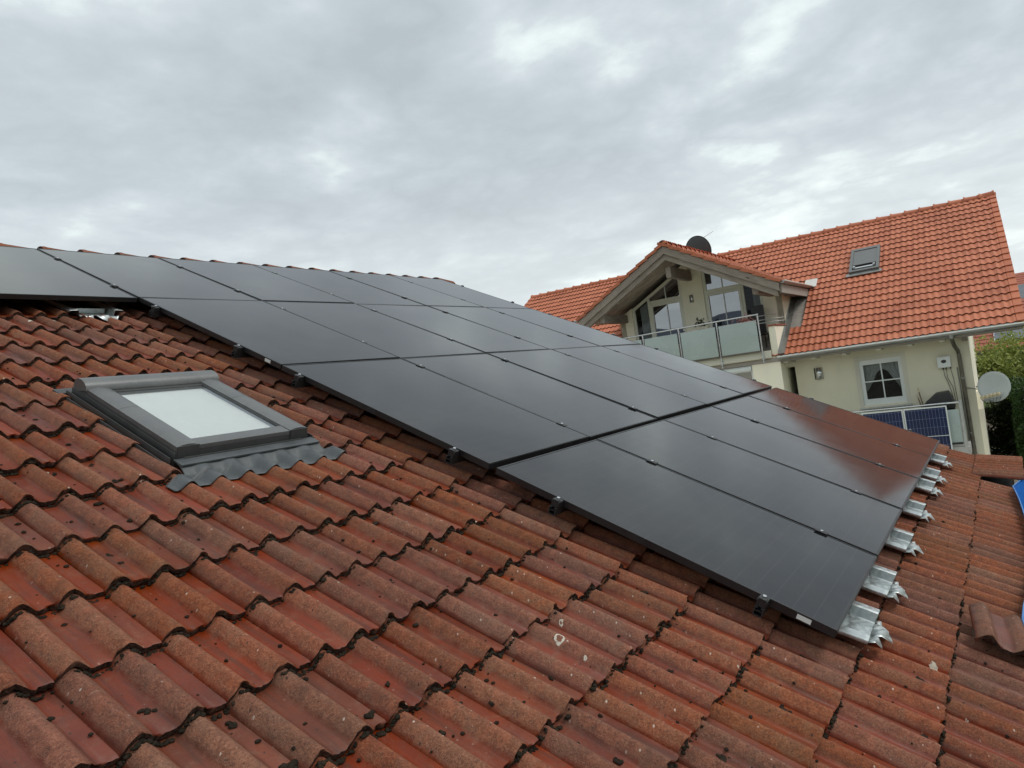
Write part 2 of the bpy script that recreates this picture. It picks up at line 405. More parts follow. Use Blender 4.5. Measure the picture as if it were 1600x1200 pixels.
M = dict(
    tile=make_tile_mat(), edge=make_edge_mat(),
    clay=make_clay_mat('orange_clay_tile', (0.39, 0.116, 0.058), (0.52, 0.172, 0.090)),
    clay_far=make_clay_mat('dark_red_clay', (0.27, 0.080, 0.050), (0.36, 0.110, 0.068)),
    moss=simple('black_moss', (0.024, 0.018, 0.012), 0.95, var=0.6, scale=30, bump=0.8, spec=0.15, vec='pos'),
    panel=make_panel_mat('black_solar_glass', (0.009, 0.0095, 0.0115), (0.030, 0.030, 0.033), 0.085, 6, 20, 0.0012),
    bluepv=make_panel_mat('blue_solar_glass', (0.006, 0.014, 0.060), (0.16, 0.20, 0.30), 0.2, 12, 6, 0.0032),
    black=simple('black_anodised', (0.014, 0.014, 0.015), 0.42, 0.0, var=0.2, scale=8),
    blackedge=simple('grey_anodised_lip', (0.30, 0.30, 0.31), 0.38, 0.8, var=0.12, scale=8),
    railblack=simple('dark_rail', (0.05, 0.05, 0.052), 0.4, 0.6, var=0.2, scale=8),
    alu=simple('bare_aluminium', (0.62, 0.63, 0.64), 0.35, 0.9, var=0.12, scale=8),
    galv=make_galv(),
    lead=simple('grey_flashing', (0.078, 0.085, 0.090), 0.55, 0.1, var=0.22, scale=9, bump=0.15, vec='pos'),
    wingrey=simple('grey_window_cover', (0.145, 0.147, 0.147), 0.42, 0.35, var=0.16, scale=5, bump=0.05, vec='pos'),
    windark=simple('dark_window_sash', (0.055, 0.056, 0.056), 0.5, 0.2, var=0.2, scale=6, vec='pos'),
    blind=simple('pale_blind', (0.63, 0.665, 0.63), 0.8, var=0.05, scale=2),
    skyglass=make_glass_mat('roof_window_glass', refl=0.08, see=1.0, rough=0.03, tint=(0.96, 0.965, 0.955)),
    glass=make_glass_mat('house_window_glass', refl=0.24),
    seeglass=make_glass_mat('clear_window_glass', refl=-0.035, see=0.9, tint=(0.85, 0.87, 0.87)),
    frost=simple('frosted_green_glass', (0.37, 0.435, 0.415), 0.25, var=0.06, scale=1.2, spec=0.5),
    cream=make_plaster('cream_plaster', (0.90, 0.85, 0.69), 0.16),
    beige=make_plaster('beige_plaster', (0.70, 0.665, 0.52), 0.32),
    cap=make_plaster('pale_fascia', (0.62, 0.60, 0.50), 0.3),
    white=simple('white_window_paint', (0.66, 0.69, 0.67), 0.45, var=0.06, scale=2),
    ivory=simple('ivory_window_paint', (0.70, 0.70, 0.61), 0.45, var=0.06, scale=2),
    wood=make_wood_mat(), litwood=make_wood_mat('lightened_soffit_wood', 1.7),  # soffit copy of the wood, lightened to make up for weak bounce light
    greywood=simple('grey_soffit_boards', (0.32, 0.29, 0.255), 0.85, var=0.25, scale=4, stretch=(1, 1, 8)),
    gutter=simple('zinc_gutter', (0.30, 0.31, 0.30), 0.4, 0.75, var=0.2, scale=5),
    palezinc=simple('pale_zinc', (0.62, 0.62, 0.58), 0.6, 0.1, var=0.12, scale=3),
    gutterin=simple('weathered_zinc', (0.46, 0.47, 0.44), 0.55, 0.4, var=0.2, scale=5),
    steel=simple('stainless_steel', (0.60, 0.61, 0.62), 0.25, 0.95, var=0.08, scale=5),
    pipe=simple('brown_downpipe', (0.13, 0.115, 0.09), 0.45, 0.5, var=0.35, scale=6),
    dark=simple('dark_interior', (0.008, 0.008, 0.009), 0.9, var=0.3, scale=3),
    curtain=simple('net_curtain', (0.62, 0.64, 0.63), 0.9, var=0.1, scale=6),
    greydish=simple('grey_dish_paint', (0.055, 0.06, 0.063), 0.6, var=0.15, scale=4),
    whitedish=simple('pale_dish_paint', (0.46, 0.49, 0.475), 0.5, var=0.08, scale=4),
    lnb=simple('yellowed_plastic', (0.50, 0.43, 0.28), 0.5, var=0.2, scale=12),
    blackplastic=simple('black_plastic', (0.018, 0.018, 0.018), 0.5, var=0.3, scale=8),
    terracotta=simple('terracotta', (0.35, 0.13, 0.07), 0.8, var=0.2, scale=8),
    pink=simple('pink_petals', (0.60, 0.30, 0.27), 0.7, var=0.25, scale=20),
    stick=simple('brown_handle', (0.16, 0.11, 0.07), 0.6, var=0.2, scale=6),
    net=make_net_mat(),
    rope=simple('pale_net_hem', (0.10, 0.24, 0.50), 0.8, var=0.15, scale=10),
    leaf_pale=make_leaf_mat('pale_leaves', (0.10, 0.15, 0.025), (0.44, 0.47, 0.17)),
    leaf_dark=make_leaf_mat('dark_conifer', (0.010, 0.028, 0.008), (0.055, 0.105, 0.026)),
    leaf_shrub=make_leaf_mat('dark_shrub', (0.010, 0.018, 0.008), (0.030, 0.045, 0.015)),
    bark=simple('bark', (0.09, 0.065, 0.045), 0.9, var=0.3, scale=8, bump=0.5),
    shedroof=simple('old_shed_roof', (0.085, 0.070, 0.055), 0.9, var=0.4, scale=3, bump=0.3),
    shedwood=simple('grey_shed_boards', (0.15, 0.145, 0.13), 0.85, var=0.3, scale=4),
    concrete=simple('pale_concrete', (0.40, 0.39, 0.36), 0.85, var=0.15, scale=4),
    ground=make_ground(),
    deck=simple('roof_underlay', (0.03, 0.025, 0.022), 0.9, var=0.3, scale=3),
    bounce_pale=simple('bounce_paving', (0.42, 0.40, 0.36), 0.9, var=0.15, scale=0.8, bump=0.2, vec='pos'),
    hills=simple('far_forest_hills', (0.055, 0.068, 0.095), 1.0, var=0.3, scale=0.004, vec='pos'),
)

# ------------------------------------------------------------------ mesh helpers
def finish(bm, name, mats, smooth=False, angle=None):
    me = bpy.data.meshes.new(name)
    bmesh.ops.recalc_face_normals(bm, faces=bm.faces[:])
    bm.to_mesh(me); bm.free()
    for mt in (mats if isinstance(mats, (list, tuple)) else [mats]):
        me.materials.append(mt)
    if smooth:
        me.polygons.foreach_set('use_smooth', [True] * len(me.polygons))
        if angle:
            me.set_sharp_from_angle(angle=R(angle))
    return me

def link(name, me, parent=None, loc=None, rot=None, mat=None):
    o = bpy.data.objects.new(name, me)
    COL.objects.link(o)
    if parent is not None: o.parent = parent
    if mat is not None: o.matrix_basis = mat
    if loc is not None: o.location = loc
    if rot is not None: o.rotation_euler = rot
    return o

def tag(o, label=None, cat=None, group=None, kind=None):
    for k, v in (('label', label), ('category', cat), ('group', group), ('kind', kind)):
        if v: o[k] = v
    return o

def empty(name, loc=(0, 0, 0), rz=0.0, parent=None, mat=None):
    o = bpy.data.objects.new(name, None)
    COL.objects.link(o); o.empty_display_size = 0.2
    if parent is not None: o.parent = parent
    if mat is not None: o.matrix_basis = mat
    else:
        o.location = loc; o.rotation_euler = (0, 0, rz)
    return o

def bx(bm, x0, x1, y0, y1, z0, z1, mi=0, mat=None, skip=''):
    vs = [bm.verts.new((x, y, z)) for x in (x0, x1) for y in (y0, y1) for z in (z0, z1)]
    if mat is not None:
        for v in vs: v.co = mat @ v.co
    fs = []
    for k, q in (('l', (0, 1, 3, 2)), ('r', (4, 6, 7, 5)), ('f', (0, 4, 5, 1)), ('b', (2, 3, 7, 6)), ('d', (0, 2, 6, 4)), ('u', (1, 5, 7, 3))):
        if k in skip: continue
        f = bm.faces.new([vs[i] for i in q]); f.material_index = mi; fs.append(f)
    return vs

def bevel(bm, w, seg=2):
    bmesh.ops.recalc_face_normals(bm, faces=bm.faces[:])
    bmesh.ops.bevel(bm, geom=bm.edges[:], offset=w, segments=seg, affect='EDGES', profile=0.7, clamp_overlap=True)

def box(name, d, mat, parent=None, bev=0.0, **k):
    bm = bmesh.new(); bx(bm, *d)
    if bev: bevel(bm, bev)
    return link(name, finish(bm, name, mat, smooth=bool(bev), angle=40 if bev else None), parent, **k)

def prism(bm, pts, a0, a1, axis='y', mi=0):
    """polygon pts extruded along an axis; pts are the other two coordinates in x,y,z order"""
    def mk(p, a):
        return {'x': (a, p[0], p[1]), 'y': (p[0], a, p[1]), 'z': (p[0], p[1], a)}[axis]
    A = [bm.verts.new(mk(p, a0)) for p in pts]; B = [bm.verts.new(mk(p, a1)) for p in pts]
    n = len(pts)
    f = bm.faces.new(A); f.material_index = mi
    f = bm.faces.new(B[::-1]); f.material_index = mi
    for i in range(n):
        f = bm.faces.new((A[i], B[i], B[(i + 1) % n], A[(i + 1) % n])); f.material_index = mi

def prism_obj(name, pts, a0, a1, axis, mat, parent=None, bev=0.0):
    bm = bmesh.new(); prism(bm, pts, a0, a1, axis)
    if bev: bevel(bm, bev)
    return link(name, finish(bm, name, mat, smooth=bool(bev), angle=40 if bev else None), parent)

def tube(bm, pts, r, seg=10, mi=0, caps=True):
    pts = [Vector(p) for p in pts]
    rr = r if isinstance(r, (list, tuple)) else [r] * len(pts)
    rings = []
    for i, p in enumerate(pts):
        t = (pts[min(i + 1, len(pts) - 1)] - pts[max(i - 1, 0)]).normalized()
        a = Vector((0, 0, 1)) if abs(t.z) < 0.9 else Vector((1, 0, 0))
        u = t.cross(a).normalized(); v = t.cross(u)
        rings.append([bm.verts.new(p + (u * math.cos(2 * math.pi * k / seg) + v * math.sin(2 * math.pi * k / seg)) * rr[i]) for k in range(seg)])
    for A, B in zip(rings, rings[1:]):
        for k in range(seg):
            f = bm.faces.new((A[k], A[(k + 1) % seg], B[(k + 1) % seg], B[k])); f.material_index = mi; f.smooth = True
    if caps:
        for q in (rings[0][::-1], rings[-1]):
            f = bm.faces.new(q); f.material_index = mi

def tube_obj(name, pts, r, mat, parent=None, seg=10):
    bm = bmesh.new(); tube(bm, pts, r, seg)
    return link(name, finish(bm, name, mat, True, 50), parent)

_ico = bmesh.new(); bmesh.ops.create_icosphere(_ico, subdivisions=2, radius=1.0)
_ico.verts.ensure_lookup_table()
ICO_V = [v.co.copy() for v in _ico.verts]; ICO_F = [tuple(v.index for v in f.verts) for f in _ico.faces]; _ico.free()
def lump(acc, c, r, squash=0.6, seed=0):
    """one small moss tuft: a rough blob appended to the lists in acc"""
    rnd = random.Random(seed)
    sx, sy = r * rnd.uniform(0.8, 1.4), r * rnd.uniform(0.7, 1.1)
    o = len(acc[0])
    ph = rnd.uniform(0, 50)
    for v in ICO_V:
        k = 1 + 0.45 * mnoise.noise(v * 1.7 + Vector((ph, 0, 0))) + rnd.uniform(-0.08, 0.08)
        acc[0].append((c.x + v.x * sx * k, c.y + v.y * sy * k, c.z + v.z * r * squash * k))
    acc[1].extend([tuple(q + o for q in f) for f in ICO_F])

def uv_planar(me, fx, fy):
    uvl = me.uv_layers.new(name='UVMap')
    for lp in me.loops:
        c = me.vertices[lp.vertex_index].co
        uvl.data[lp.index].uv = (fx(c), fy(c))

# ================================================================== 1. GROUND, HILLS
bm = bmesh.new()
ring_r = [0, 15, 40, 120, 400, 1500, 6000]
prev = None
for rr in ring_r:
    if rr == 0:
        prev = [bm.verts.new((0, 0, 0))]; continue
    cur = [bm.verts.new((rr * math.cos(2 * math.pi * k / 48), rr * math.sin(2 * math.pi * k / 48), 0)) for k in range(48)]
    for k in range(48):
        if len(prev) == 1: bm.faces.new((prev[0], cur[k], cur[(k + 1) % 48]))
        else: bm.faces.new((prev[k], cur[k], cur[(k + 1) % 48], prev[(k + 1) % 48]))
    prev = cur
tag(link('ground', finish(bm, 'ground', M['ground'])), kind='structure')

bm = bmesh.new(); bx(bm, 6.6, 15.9, -16, 22, -0.3, 0.012)  # added out of view: pale paving that bounces light onto walls and soffits
tag(link('bounce_yard', finish(bm, 'bounce_yard', M['bounce_pale'])), kind='structure')

bm = bmesh.new()
rows = []
NH = 220
for j, (dist, hk) in enumerate(((3000, 0.0), (3400, 0.5), (4000, 1.0), (4700, 0.75), (5200, 0.0))):
    row = []
    for k in range(NH + 1):
        a = R(95) + R(170) * k / NH          # the mountain range lies behind the photographer
        fade = min(1.0, min(k, NH - k) / 25.0)
        h = 215 + 130 * mnoise.noise(Vector((a * 5.0, 0.3, 0))) + 80 * mnoise.noise(Vector((a * 14, j * 0.2, 3))) + 25 * mnoise.noise(Vector((a * 45, j, 7)))
        row.append(bm.verts.new((dist * math.cos(a), dist * math.sin(a), -4 + max(0, h) * hk * fade)))
    rows.append(row)
for A, B in zip(rows, rows[1:]):
    for k in range(NH): bm.faces.new((A[k], A[k + 1], B[k + 1], B[k]))
tag(link('hills', finish(bm, 'hills', M['hills'], True)), kind='structure')

# ================================================================== 2. OUR HOUSE AND ITS ROOF
TH = R(25.5)
CT, ST = math.cos(TH), math.sin(TH)
ROOF = Matrix(((1, 0, 0, 0), (0, CT, -ST, 0), (0, ST, CT, GZ), (0, 0, 0, 1)))     # x along ridge, y up the slope, z normal
def rp(u, v, n=0.0):
    """roof point: u along the ridge, v down the slope, n above the panel plane -> roof local"""
    return Vector((u, -v, n))
HOUSE_BASE = Vector((0.6, -3.4, 0))
house = empty('house', HOUSE_BASE)
tag(house, 'near house with weathered red concrete roof tiles under the black solar panels', 'house')
HB_INV = Matrix.Translation(-HOUSE_BASE)
U0, U1 = -5.272, 6.428
VR = -0.28                                     # ridge line
V_EAVE = 7.84
bm = bmesh.new()
bx(bm, U0 + 0.02, U1 - 0.03, -7.80, -VR - 0.02, -0.235, -0.205)
roof = link('roof', finish(bm, 'roof', M['deck']), house, mat=HB_INV @ ROOF)
# far slope of the roof
ridge_w = ROOF @ rp(0, VR, -0.16)
bm = bmesh.new()
for k in range(23):
    y0 = 0.34 * k; z0 = 0.024
    vs = [bm.verts.new(p) for p in ((U0, y0, 0.0), (U1, y0, 0.0), (U1, y0 + 0.36, z0), (U0, y0 + 0.36, z0), (U0, y0 + 0.36, -0.02), (U1, y0 + 0.36, -0.02))]
    bm.faces.new((vs[0], vs[1], vs[2], vs[3])); bm.faces.new((vs[3], vs[2], vs[5], vs[4]))
rear_m = Matrix.Translation((0, ridge_w.y, ridge_w.z)) @ Matrix.Rotation(-TH, 4, 'X')
link('rear_roof', finish(bm, 'rear_roof', M['clay_far']), house, mat=HB_INV @ rear_m)
# walls: gable prism
eave_w = ROOF @ rp(0, 7.5, -0.25)
hw_y0 = eave_w.y + 0.1; hw_y1 = 2 * ridge_w.y - hw_y0
bm = bmesh.new()
prism(bm, [(hw_y0, 0), (hw_y0, eave_w.z - 0.1), (ridge_w.y, ridge_w.z - 0.3), (hw_y1, eave_w.z - 0.1), (hw_y1, 0)], U0 + 0.35, U1 - 0.35, 'x')
link('wall', finish(bm, 'wall', M['cream']), house, mat=HB_INV)
# eave fascia board
bm = bmesh.new(); bx(bm, U0 + 0.02, U1 - 0.03, -7.85, -7.81, -0.42, -0.20)
link('fascia_board', finish(bm, 'fascia_board', M['wood']), house, mat=HB_INV @ ROOF)

# ---- tile mesh
TW, TL, ROWP = 0.30, 0.42, 0.34
TILT = 0.028 / ROWP
HROLL = 0.040
def prof(x):
    """two rolls per tile, centred at 75 and 225 mm: 0 in the trough, 1 on the crest"""
    d = abs(((x - 0.075 + 0.075) % 0.15) - 0.075)
    t = min(1.0, d / 0.0495)
    c = 0.5 + 0.5 * math.cos(math.pi * t)
    return c ** 0.62
XOFF = 0.0265         # the side joint sits at the foot of a roll
def tile_mesh(name, seed, x0=0.0, x1=TW, nx=32, ny=3, mats=None, h=HROLL, edge=True):
    rnd = random.Random(seed)
    bm = bmesh.new()
    cl = bm.verts.layers.float.new('crest')
    ys = [0.0, 0.007, 0.16, TL] if ny >= 3 else [0.0, 0.006, TL]
    grid = []
    nj = [rnd.uniform(-1, 1) for _ in range(9)]
    chips = [(rnd.randrange(nx), rnd.uniform(0.005, 0.013)) for _ in range(3)]
    xs = [XOFF + x0 + 0.0004 + (x1 - x0 - 0.0008) * i / nx for i in range(nx + 1)]
    for j, y in enumerate(ys):
        row = []
        for i, x in enumerate(xs):
            c = prof(x)
            z = h * c - y * TILT
            yy = y
            if j == 0:
                z -= 0.004
                yy += rnd.uniform(-0.0024, 0.0024) + 0.0028 * nj[int(8 * i / nx)]
                for ci, cd in chips:
                    if abs(i - ci) < 2: yy += cd * (1 - 0.5 * abs(i - ci)); z -= 0.3 * cd
            z += 0.0006 * rnd.uniform(-1, 1)
            v = bm.verts.new((x, yy, z)); v[cl] = c
            row.append(v)
        grid.append(row)
    for a, b in zip(grid, grid[1:]):
        for i in range(nx): bm.faces.new((a[i], a[i + 1], b[i + 1], b[i]))
    # butt face and underside lip
    low = []
    for i, x in enumerate(xs):
        p = grid[0][i].co
        v = bm.verts.new((p.x, p.y + 0.004 + rnd.uniform(-0.001, 0.001), p.z - 0.020 + rnd.uniform(-0.003, 0.002))); v[cl] = 0.4
        low.append(v)
    back = []
    for i, x in enumerate(xs):
        p = low[i].co
        v = bm.verts.new((p.x, 0.11, p.z - 0.11 * TILT)); v[cl] = 0.2
        back.append(v)
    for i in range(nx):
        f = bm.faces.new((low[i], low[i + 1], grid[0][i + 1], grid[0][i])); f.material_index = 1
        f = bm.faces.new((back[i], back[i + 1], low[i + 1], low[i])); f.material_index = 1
    # side skirts
    for i in (0, nx):
        a, b = grid[0][i], grid[-1][i]
        q = [bm.verts.new((a.co.x, a.co.y, a.co.z - 0.014)), bm.verts.new((b.co.x, b.co.y, b.co.z - 0.014))]
        col = [g[i] for g in grid]
        bm.faces.new(col + [q[1], q[0]])
    me = bpy.data.meshes.new(name)
    bm.to_mesh(me); bm.free()
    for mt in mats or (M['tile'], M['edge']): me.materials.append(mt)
    me.polygons.foreach_set('use_smooth', [True] * len(me.polygons))
    me.set_sharp_from_angle(angle=R(52))
    return me
TROUGH_N = -0.159
variants = [tile_mesh('roof_tile', 20 + k) for k in range(7)]
half_left = tile_mesh('roof_tile_cut', 31, 0.0, 0.15, 16)
half_right = tile_mesh('roof_tile_cut', 32, 0.15, 0.30, 16)
simple_tile = tile_mesh('roof_tile_plain', 33, nx=12, ny=2)

V_BUTT0 = 7.16
COL0 = -0.772
METAL_U = [0.385, 1.012, 1.878, 2.793, 3.694, 4.25, 5.10]
SKY_U0, SKY_U1, SKY_V0, SKY_V1 = -1.235, -0.465, 3.36, 4.33
def covered(u, v):
    """under a solar panel (seen at most as a strip along the open edges)"""
    if -0.02 < u < 5.8 and -0.1 < v < 7.07: return True
    if -4.7 < u <= -0.02 and -0.1 < v < 1.72: return True
    return False
ROOFW = ROOF.copy()
cam_inv = cam.matrix_world.inverted()
LENS = 1133.32 / 1600.0
def screen(pw):
    c = cam_inv @ pw
    if c.z > -0.1: return None
    return (0.5 + LENS * c.x / -c.z, 0.5 + LENS * c.y / -c.z * 4 / 3, -c.z)
tiles = []
for k in range(-2, 22):
    vb = V_BUTT0 - ROWP * k
    if vb > V_EAVE + 0.02: continue
    for c in range(-15, 24):
        u = COL0 + TW * c
        if u < U0 or u + TW > U1 + 0.01: continue
        uc, vc = u + TW / 2, vb - ROWP / 2
        mesh = None
        # roof window opening
        if vb > 3.5 and vb < 4.5:
            if u > -1.1 and u < -0.5: continue
            if abs(u + 1.372) < 0.02: mesh = half_left
        # metal replacement tiles
        if abs(vb - 1.72) < 0.02 and abs(uc + 0.322) < 0.02: continue
        jit = random.uniform(-0.0035, 0.0035)
        n = TROUGH_N + random.uniform(-0.0018, 0.0022)
        rot = (random.uniform(-0.010, 0.010), random.uniform(-0.011, 0.011), random.uniform(-0.012, 0.012))
        lm = Matrix.Translation(rp(u + random.uniform(-0.0015, 0.0015), vb + jit, n))
        lifted = vb > 7.7 and u > 5.0
        if lifted:      # eave tiles by the far verge, pushed up and left lifted at the eave
            lm = Matrix.Translation(rp(u, 7.47, TROUGH_N + 0.055)) @ Matrix.Rotation(R(-13), 4, 'X') @ Matrix.Translation((0, -0.37, 0))
        lm = lm @ Matrix.Rotation(rot[2], 4, 'Z') @ Matrix.Rotation(rot[1], 4, 'Y') @ Matrix.Rotation(rot[0], 4, 'X')
        s = screen(ROOF @ rp(uc, vc, TROUGH_N))
        size = 0.0
        if s:
            inside = -0.06 < s[0] < 1.06 and -0.08 < s[1] < 1.06
            size = (1.0 / s[2] ** 2) * (1.0 if inside else 0.02)
            if covered(uc, vc):
                edge_d = min(abs(uc), abs(vc - 7.07)) if vc > 1.75 else min(abs(vc - 1.72) + (0 if uc < 0 else uc), 9)
                size *= 0.25 if edge_d < 0.35 else 0.001
        tiles.append((size, mesh or variants[random.randrange(7)], lm))
tiles.sort(key=lambda t: -t[0])
for size, me, lm in tiles[:300]:
    link('roof_tile', me, roof, mat=lm)
bm = bmesh.new()
bm.verts.layers.float.new('crest')
rl = None
for q, (size, me, lm) in enumerate(tiles[300:]):
    n0 = len(bm.verts)
    bm.from_mesh(simple_tile if size < 0.004 else me)
    bm.verts.ensure_lookup_table()
    if rl is None: rl = bm.verts.layers.float.get('rnd') or bm.verts.layers.float.new('rnd')
    rv = random.random()
    rl = bm.verts.layers.float.get('rnd')
    for v in bm.verts[n0:]:
        v.co = lm @ v.co; v[rl] = rv
me = bpy.data.meshes.new('roof_tile_field'); bm.to_mesh(me); bm.free()
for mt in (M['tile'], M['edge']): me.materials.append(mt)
me.polygons.foreach_set('use_smooth', [True] * len(me.polygons)); me.set_sharp_from_angle(angle=R(52))
tag(link('roof_tile_field', me, roof), kind='stuff')

# ---- ridge tiles
def ridge_mesh(name, L, r0, r1, mats, seg=12, arc=200, collar=1.03):
    bm = bmesh.new()
    cl = bm.verts.layers.float.new('crest')
    rings = []
    for x, r in ((0, r0 * (collar - 0.03)), (0.035, r0 * collar), (0.06, r0 * 0.985), (L, r1)):
        ring = []
        for k in range(seg + 1):
            a = R(90 - arc / 2 + arc * k / seg)
            v = bm.verts.new((x, r * math.cos(a), r * math.sin(a))); v[cl] = 0.8; ring.append(v)
        rings.append(ring)
    for A, B in zip(rings, rings[1:]):
        for k in range(seg):
            bm.faces.new((A[k], A[k + 1], B[k + 1], B[k]))
    inner = []
    for k in range(seg + 1):
        a = R(90 - arc / 2 + arc * k / seg)
        v = bm.verts.new((0.001, (r0 - 0.02) * math.cos(a), (r0 - 0.02) * math.sin(a))); v[cl] = 0.2; inner.append(v)
    for k in range(seg):
        f = bm.faces.new((inner[k], inner[k + 1], rings[0][k + 1], rings[0][k])); f.material_index = 1
    bm.faces.new(rings[-1])
    me = bpy.data.meshes.new(name); bm.to_mesh(me); bm.free()
    for mt in mats: me.materials.append(mt)
    me.polygons.foreach_set('use_smooth', [True] * len(me.polygons)); me.set_sharp_from_angle(angle=R(50))
    return me
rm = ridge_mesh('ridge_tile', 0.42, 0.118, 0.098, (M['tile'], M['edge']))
ridge_axis = Matrix.Translation(ROOF @ rp(0, VR, -0.150))
k = 0
u = U0 - 0.02
while u < U1 - 0.25:
    mtx = HB_INV @ ridge_axis @ Matrix.Translation((u, 0, 0.012)) @ Matrix.Rotation(R(random.uniform(2.0, 3.6)), 4, 'Y')
    link('ridge_tile', rm, house, mat=mtx)
    u += 0.362

# ---- galvanised sheet tiles that stick out below the lowest panel row
def metal_tile_mesh():
    bm = bmesh.new()
    w, L = 0.37, 0.46
    y0 = 0.0
    # cross profile: flat lip, upstand, pan, upstand, lip
    pr = [(-w / 2 - 0.012, 0.030), (-w / 2 - 0.008, 0.045), (-w / 2 + 0.048, 0.049), (-w / 2 + 0.055, 0.046), (-w / 2 + 0.060, 0.008), (-w / 2 + 0.066, 0.003),
          (w / 2 - 0.066, 0.003), (w / 2 - 0.060, 0.008), (w / 2 - 0.055, 0.050), (w / 2 - 0.045, 0.054), (w / 2 + 0.008, 0.050), (w / 2 + 0.012, 0.032)]
    rows = []
    for y in (0.0, 0.004, L):
        rows.append([bm.verts.new((x, y, z - y * TILT - (0.002 if y == 0 else 0))) for x, z in pr])
    for A, B in zip(rows, rows[1:]):
        for i in range(len(pr) - 1): bm.faces.new((A[i], A[i + 1], B[i + 1], B[i]))
    # upstand across the pan (water stop)
    bx(bm, -w / 2 + 0.07, w / 2 - 0.07, 0.118, 0.121, -0.005, 0.030)
    # front flap folded down and crimped into tabs
    for a, b, ln, sk, kz in ((-0.110, -0.045, 0.060, 0.012, 0.010), (-0.040, 0.050, 0.092, 0.030, 0.016), (0.055, 0.118, 0.070, 0.020, -0.004), (0.120, 0.165, 0.040, -0.01, 0.004)):
        c = (a + b) / 2
        P0 = [bm.verts.new(q) for q in ((a, 0.0005, 0.003), (c - 0.01, 0.0, 0.004), (b, 0.0005, 0.003))]
        P1 = [bm.verts.new(q) for q in ((a + 0.004 + sk * 0.3, -ln * 0.45, 0.006 + kz), (c + sk * 0.4, -ln * 0.38, -0.004 + kz), (b - 0.004 + sk * 0.5, -ln * 0.5, 0.009 + kz))]
        P2_ = [bm.verts.new(q) for q in ((a + 0.012 + sk, -ln * 0.92, -0.014 + kz), (c + sk, -ln, -0.020 + kz * 0.5), (b - 0.012 + sk * 1.2, -ln * 0.88, -0.008))]
        for P, Q in ((P0, P1), (P1, P2_)):
            for q in range(2): bm.faces.new((P[q], P[q + 1], Q[q + 1], Q[q]))
    me = finish(bm, 'metal_tile', M['galv'])
    me.polygons.foreach_set('use_smooth', [True] * len(me.polygons)); me.set_sharp_from_angle(angle=R(20))
    return me
mtm = metal_tile_mesh()
for i, m0 in enumerate(METAL_U):
    o = link('metal_tile', mtm, roof, mat=Matrix.Translation(rp(m0, 7.172, -0.1125)) @ Matrix.Rotation(R(random.uniform(-1.5, 1.5)), 4, 'Z'))
    sol = o.modifiers.new('sheet', 'SOLIDIFY'); sol.thickness = 0.0016; sol.offset = -1
o = link('metal_tile', mtm, roof, mat=Matrix.Translation(rp(-0.322, 1.735, -0.150)))
sol = o.modifiers.new('sheet', 'SOLIDIFY'); sol.thickness = 0.0016; sol.offset = -1

# ---- loose roof tiles
def loose(label, mtx):
    o = link('loose_tile', variants[0], None, mat=ROOF @ mtx)
    tag(o, label, 'roof tile')
    sol = o.modifiers.new('body', 'SOLIDIFY'); sol.thickness = 0.013; sol.offset = -1
    return o
loose('loose red roof tile lying crosswise on the eave near the blue net',
      Matrix.Translation(rp(0.80, 7.66, -0.072)) @ Matrix.Rotation(R(-4), 4, 'Y') @ Matrix.Rotation(R(-84), 4, 'Z') @ Matrix.Translation((-0.12, 0, 0)))

# ================================================================== 3. SOLAR ARRAY
PW, ROWS = 1.144, [(-0.055, 1.697), (1.711, 3.467), (3.481, 5.237), (5.288, 7.058)]
FT = 0.035
def panel_meshes(L, nm):
    g = bmesh.new()
    b = 0.011
    vs = [g.verts.new(p) for p in ((b, -L + b, -0.0015), (PW - b, -L + b, -0.0015), (PW - b, -b, -0.0015), (b, -b, -0.0015))]
    g.faces.new(vs)
    gm = finish(g, 'glass', M['panel'])
    if gm.polygons[0].normal.z < 0: gm.flip_normals()
    uv_planar(gm, lambda c: (c.x - b) / (PW - 2 * b), lambda c: (c.y + L - b) / (L - 2 * b))
    f = bmesh.new()
    bx(f, 0, b, -L, 0, -FT, 0); bx(f, PW - b, PW, -L, 0, -FT, 0)
    bx(f, b, PW - b, -L, -L + b, -FT, 0); bx(f, b, PW - b, -b, 0, -FT, 0)
    bx(f, 0.004, PW - 0.004, -L - 0.003, -L, -FT, -0.004)
    fm = finish(f, 'frame', M['black'])
    k = bmesh.new(); bx(k, 0.02, PW - 0.02, -L + 0.02, -0.02, -0.010, -0.006)
    km = finish(k, 'backsheet', M['blackplastic'])
    return gm, fm, km
ordn = ['leftmost', 'second from the left', 'third from the left', 'fourth from the left', 'fifth from the left', 'rightmost']
rown = ['top row', 'second row from the ridge', 'third row from the ridge', 'bottom row']
panels = {}
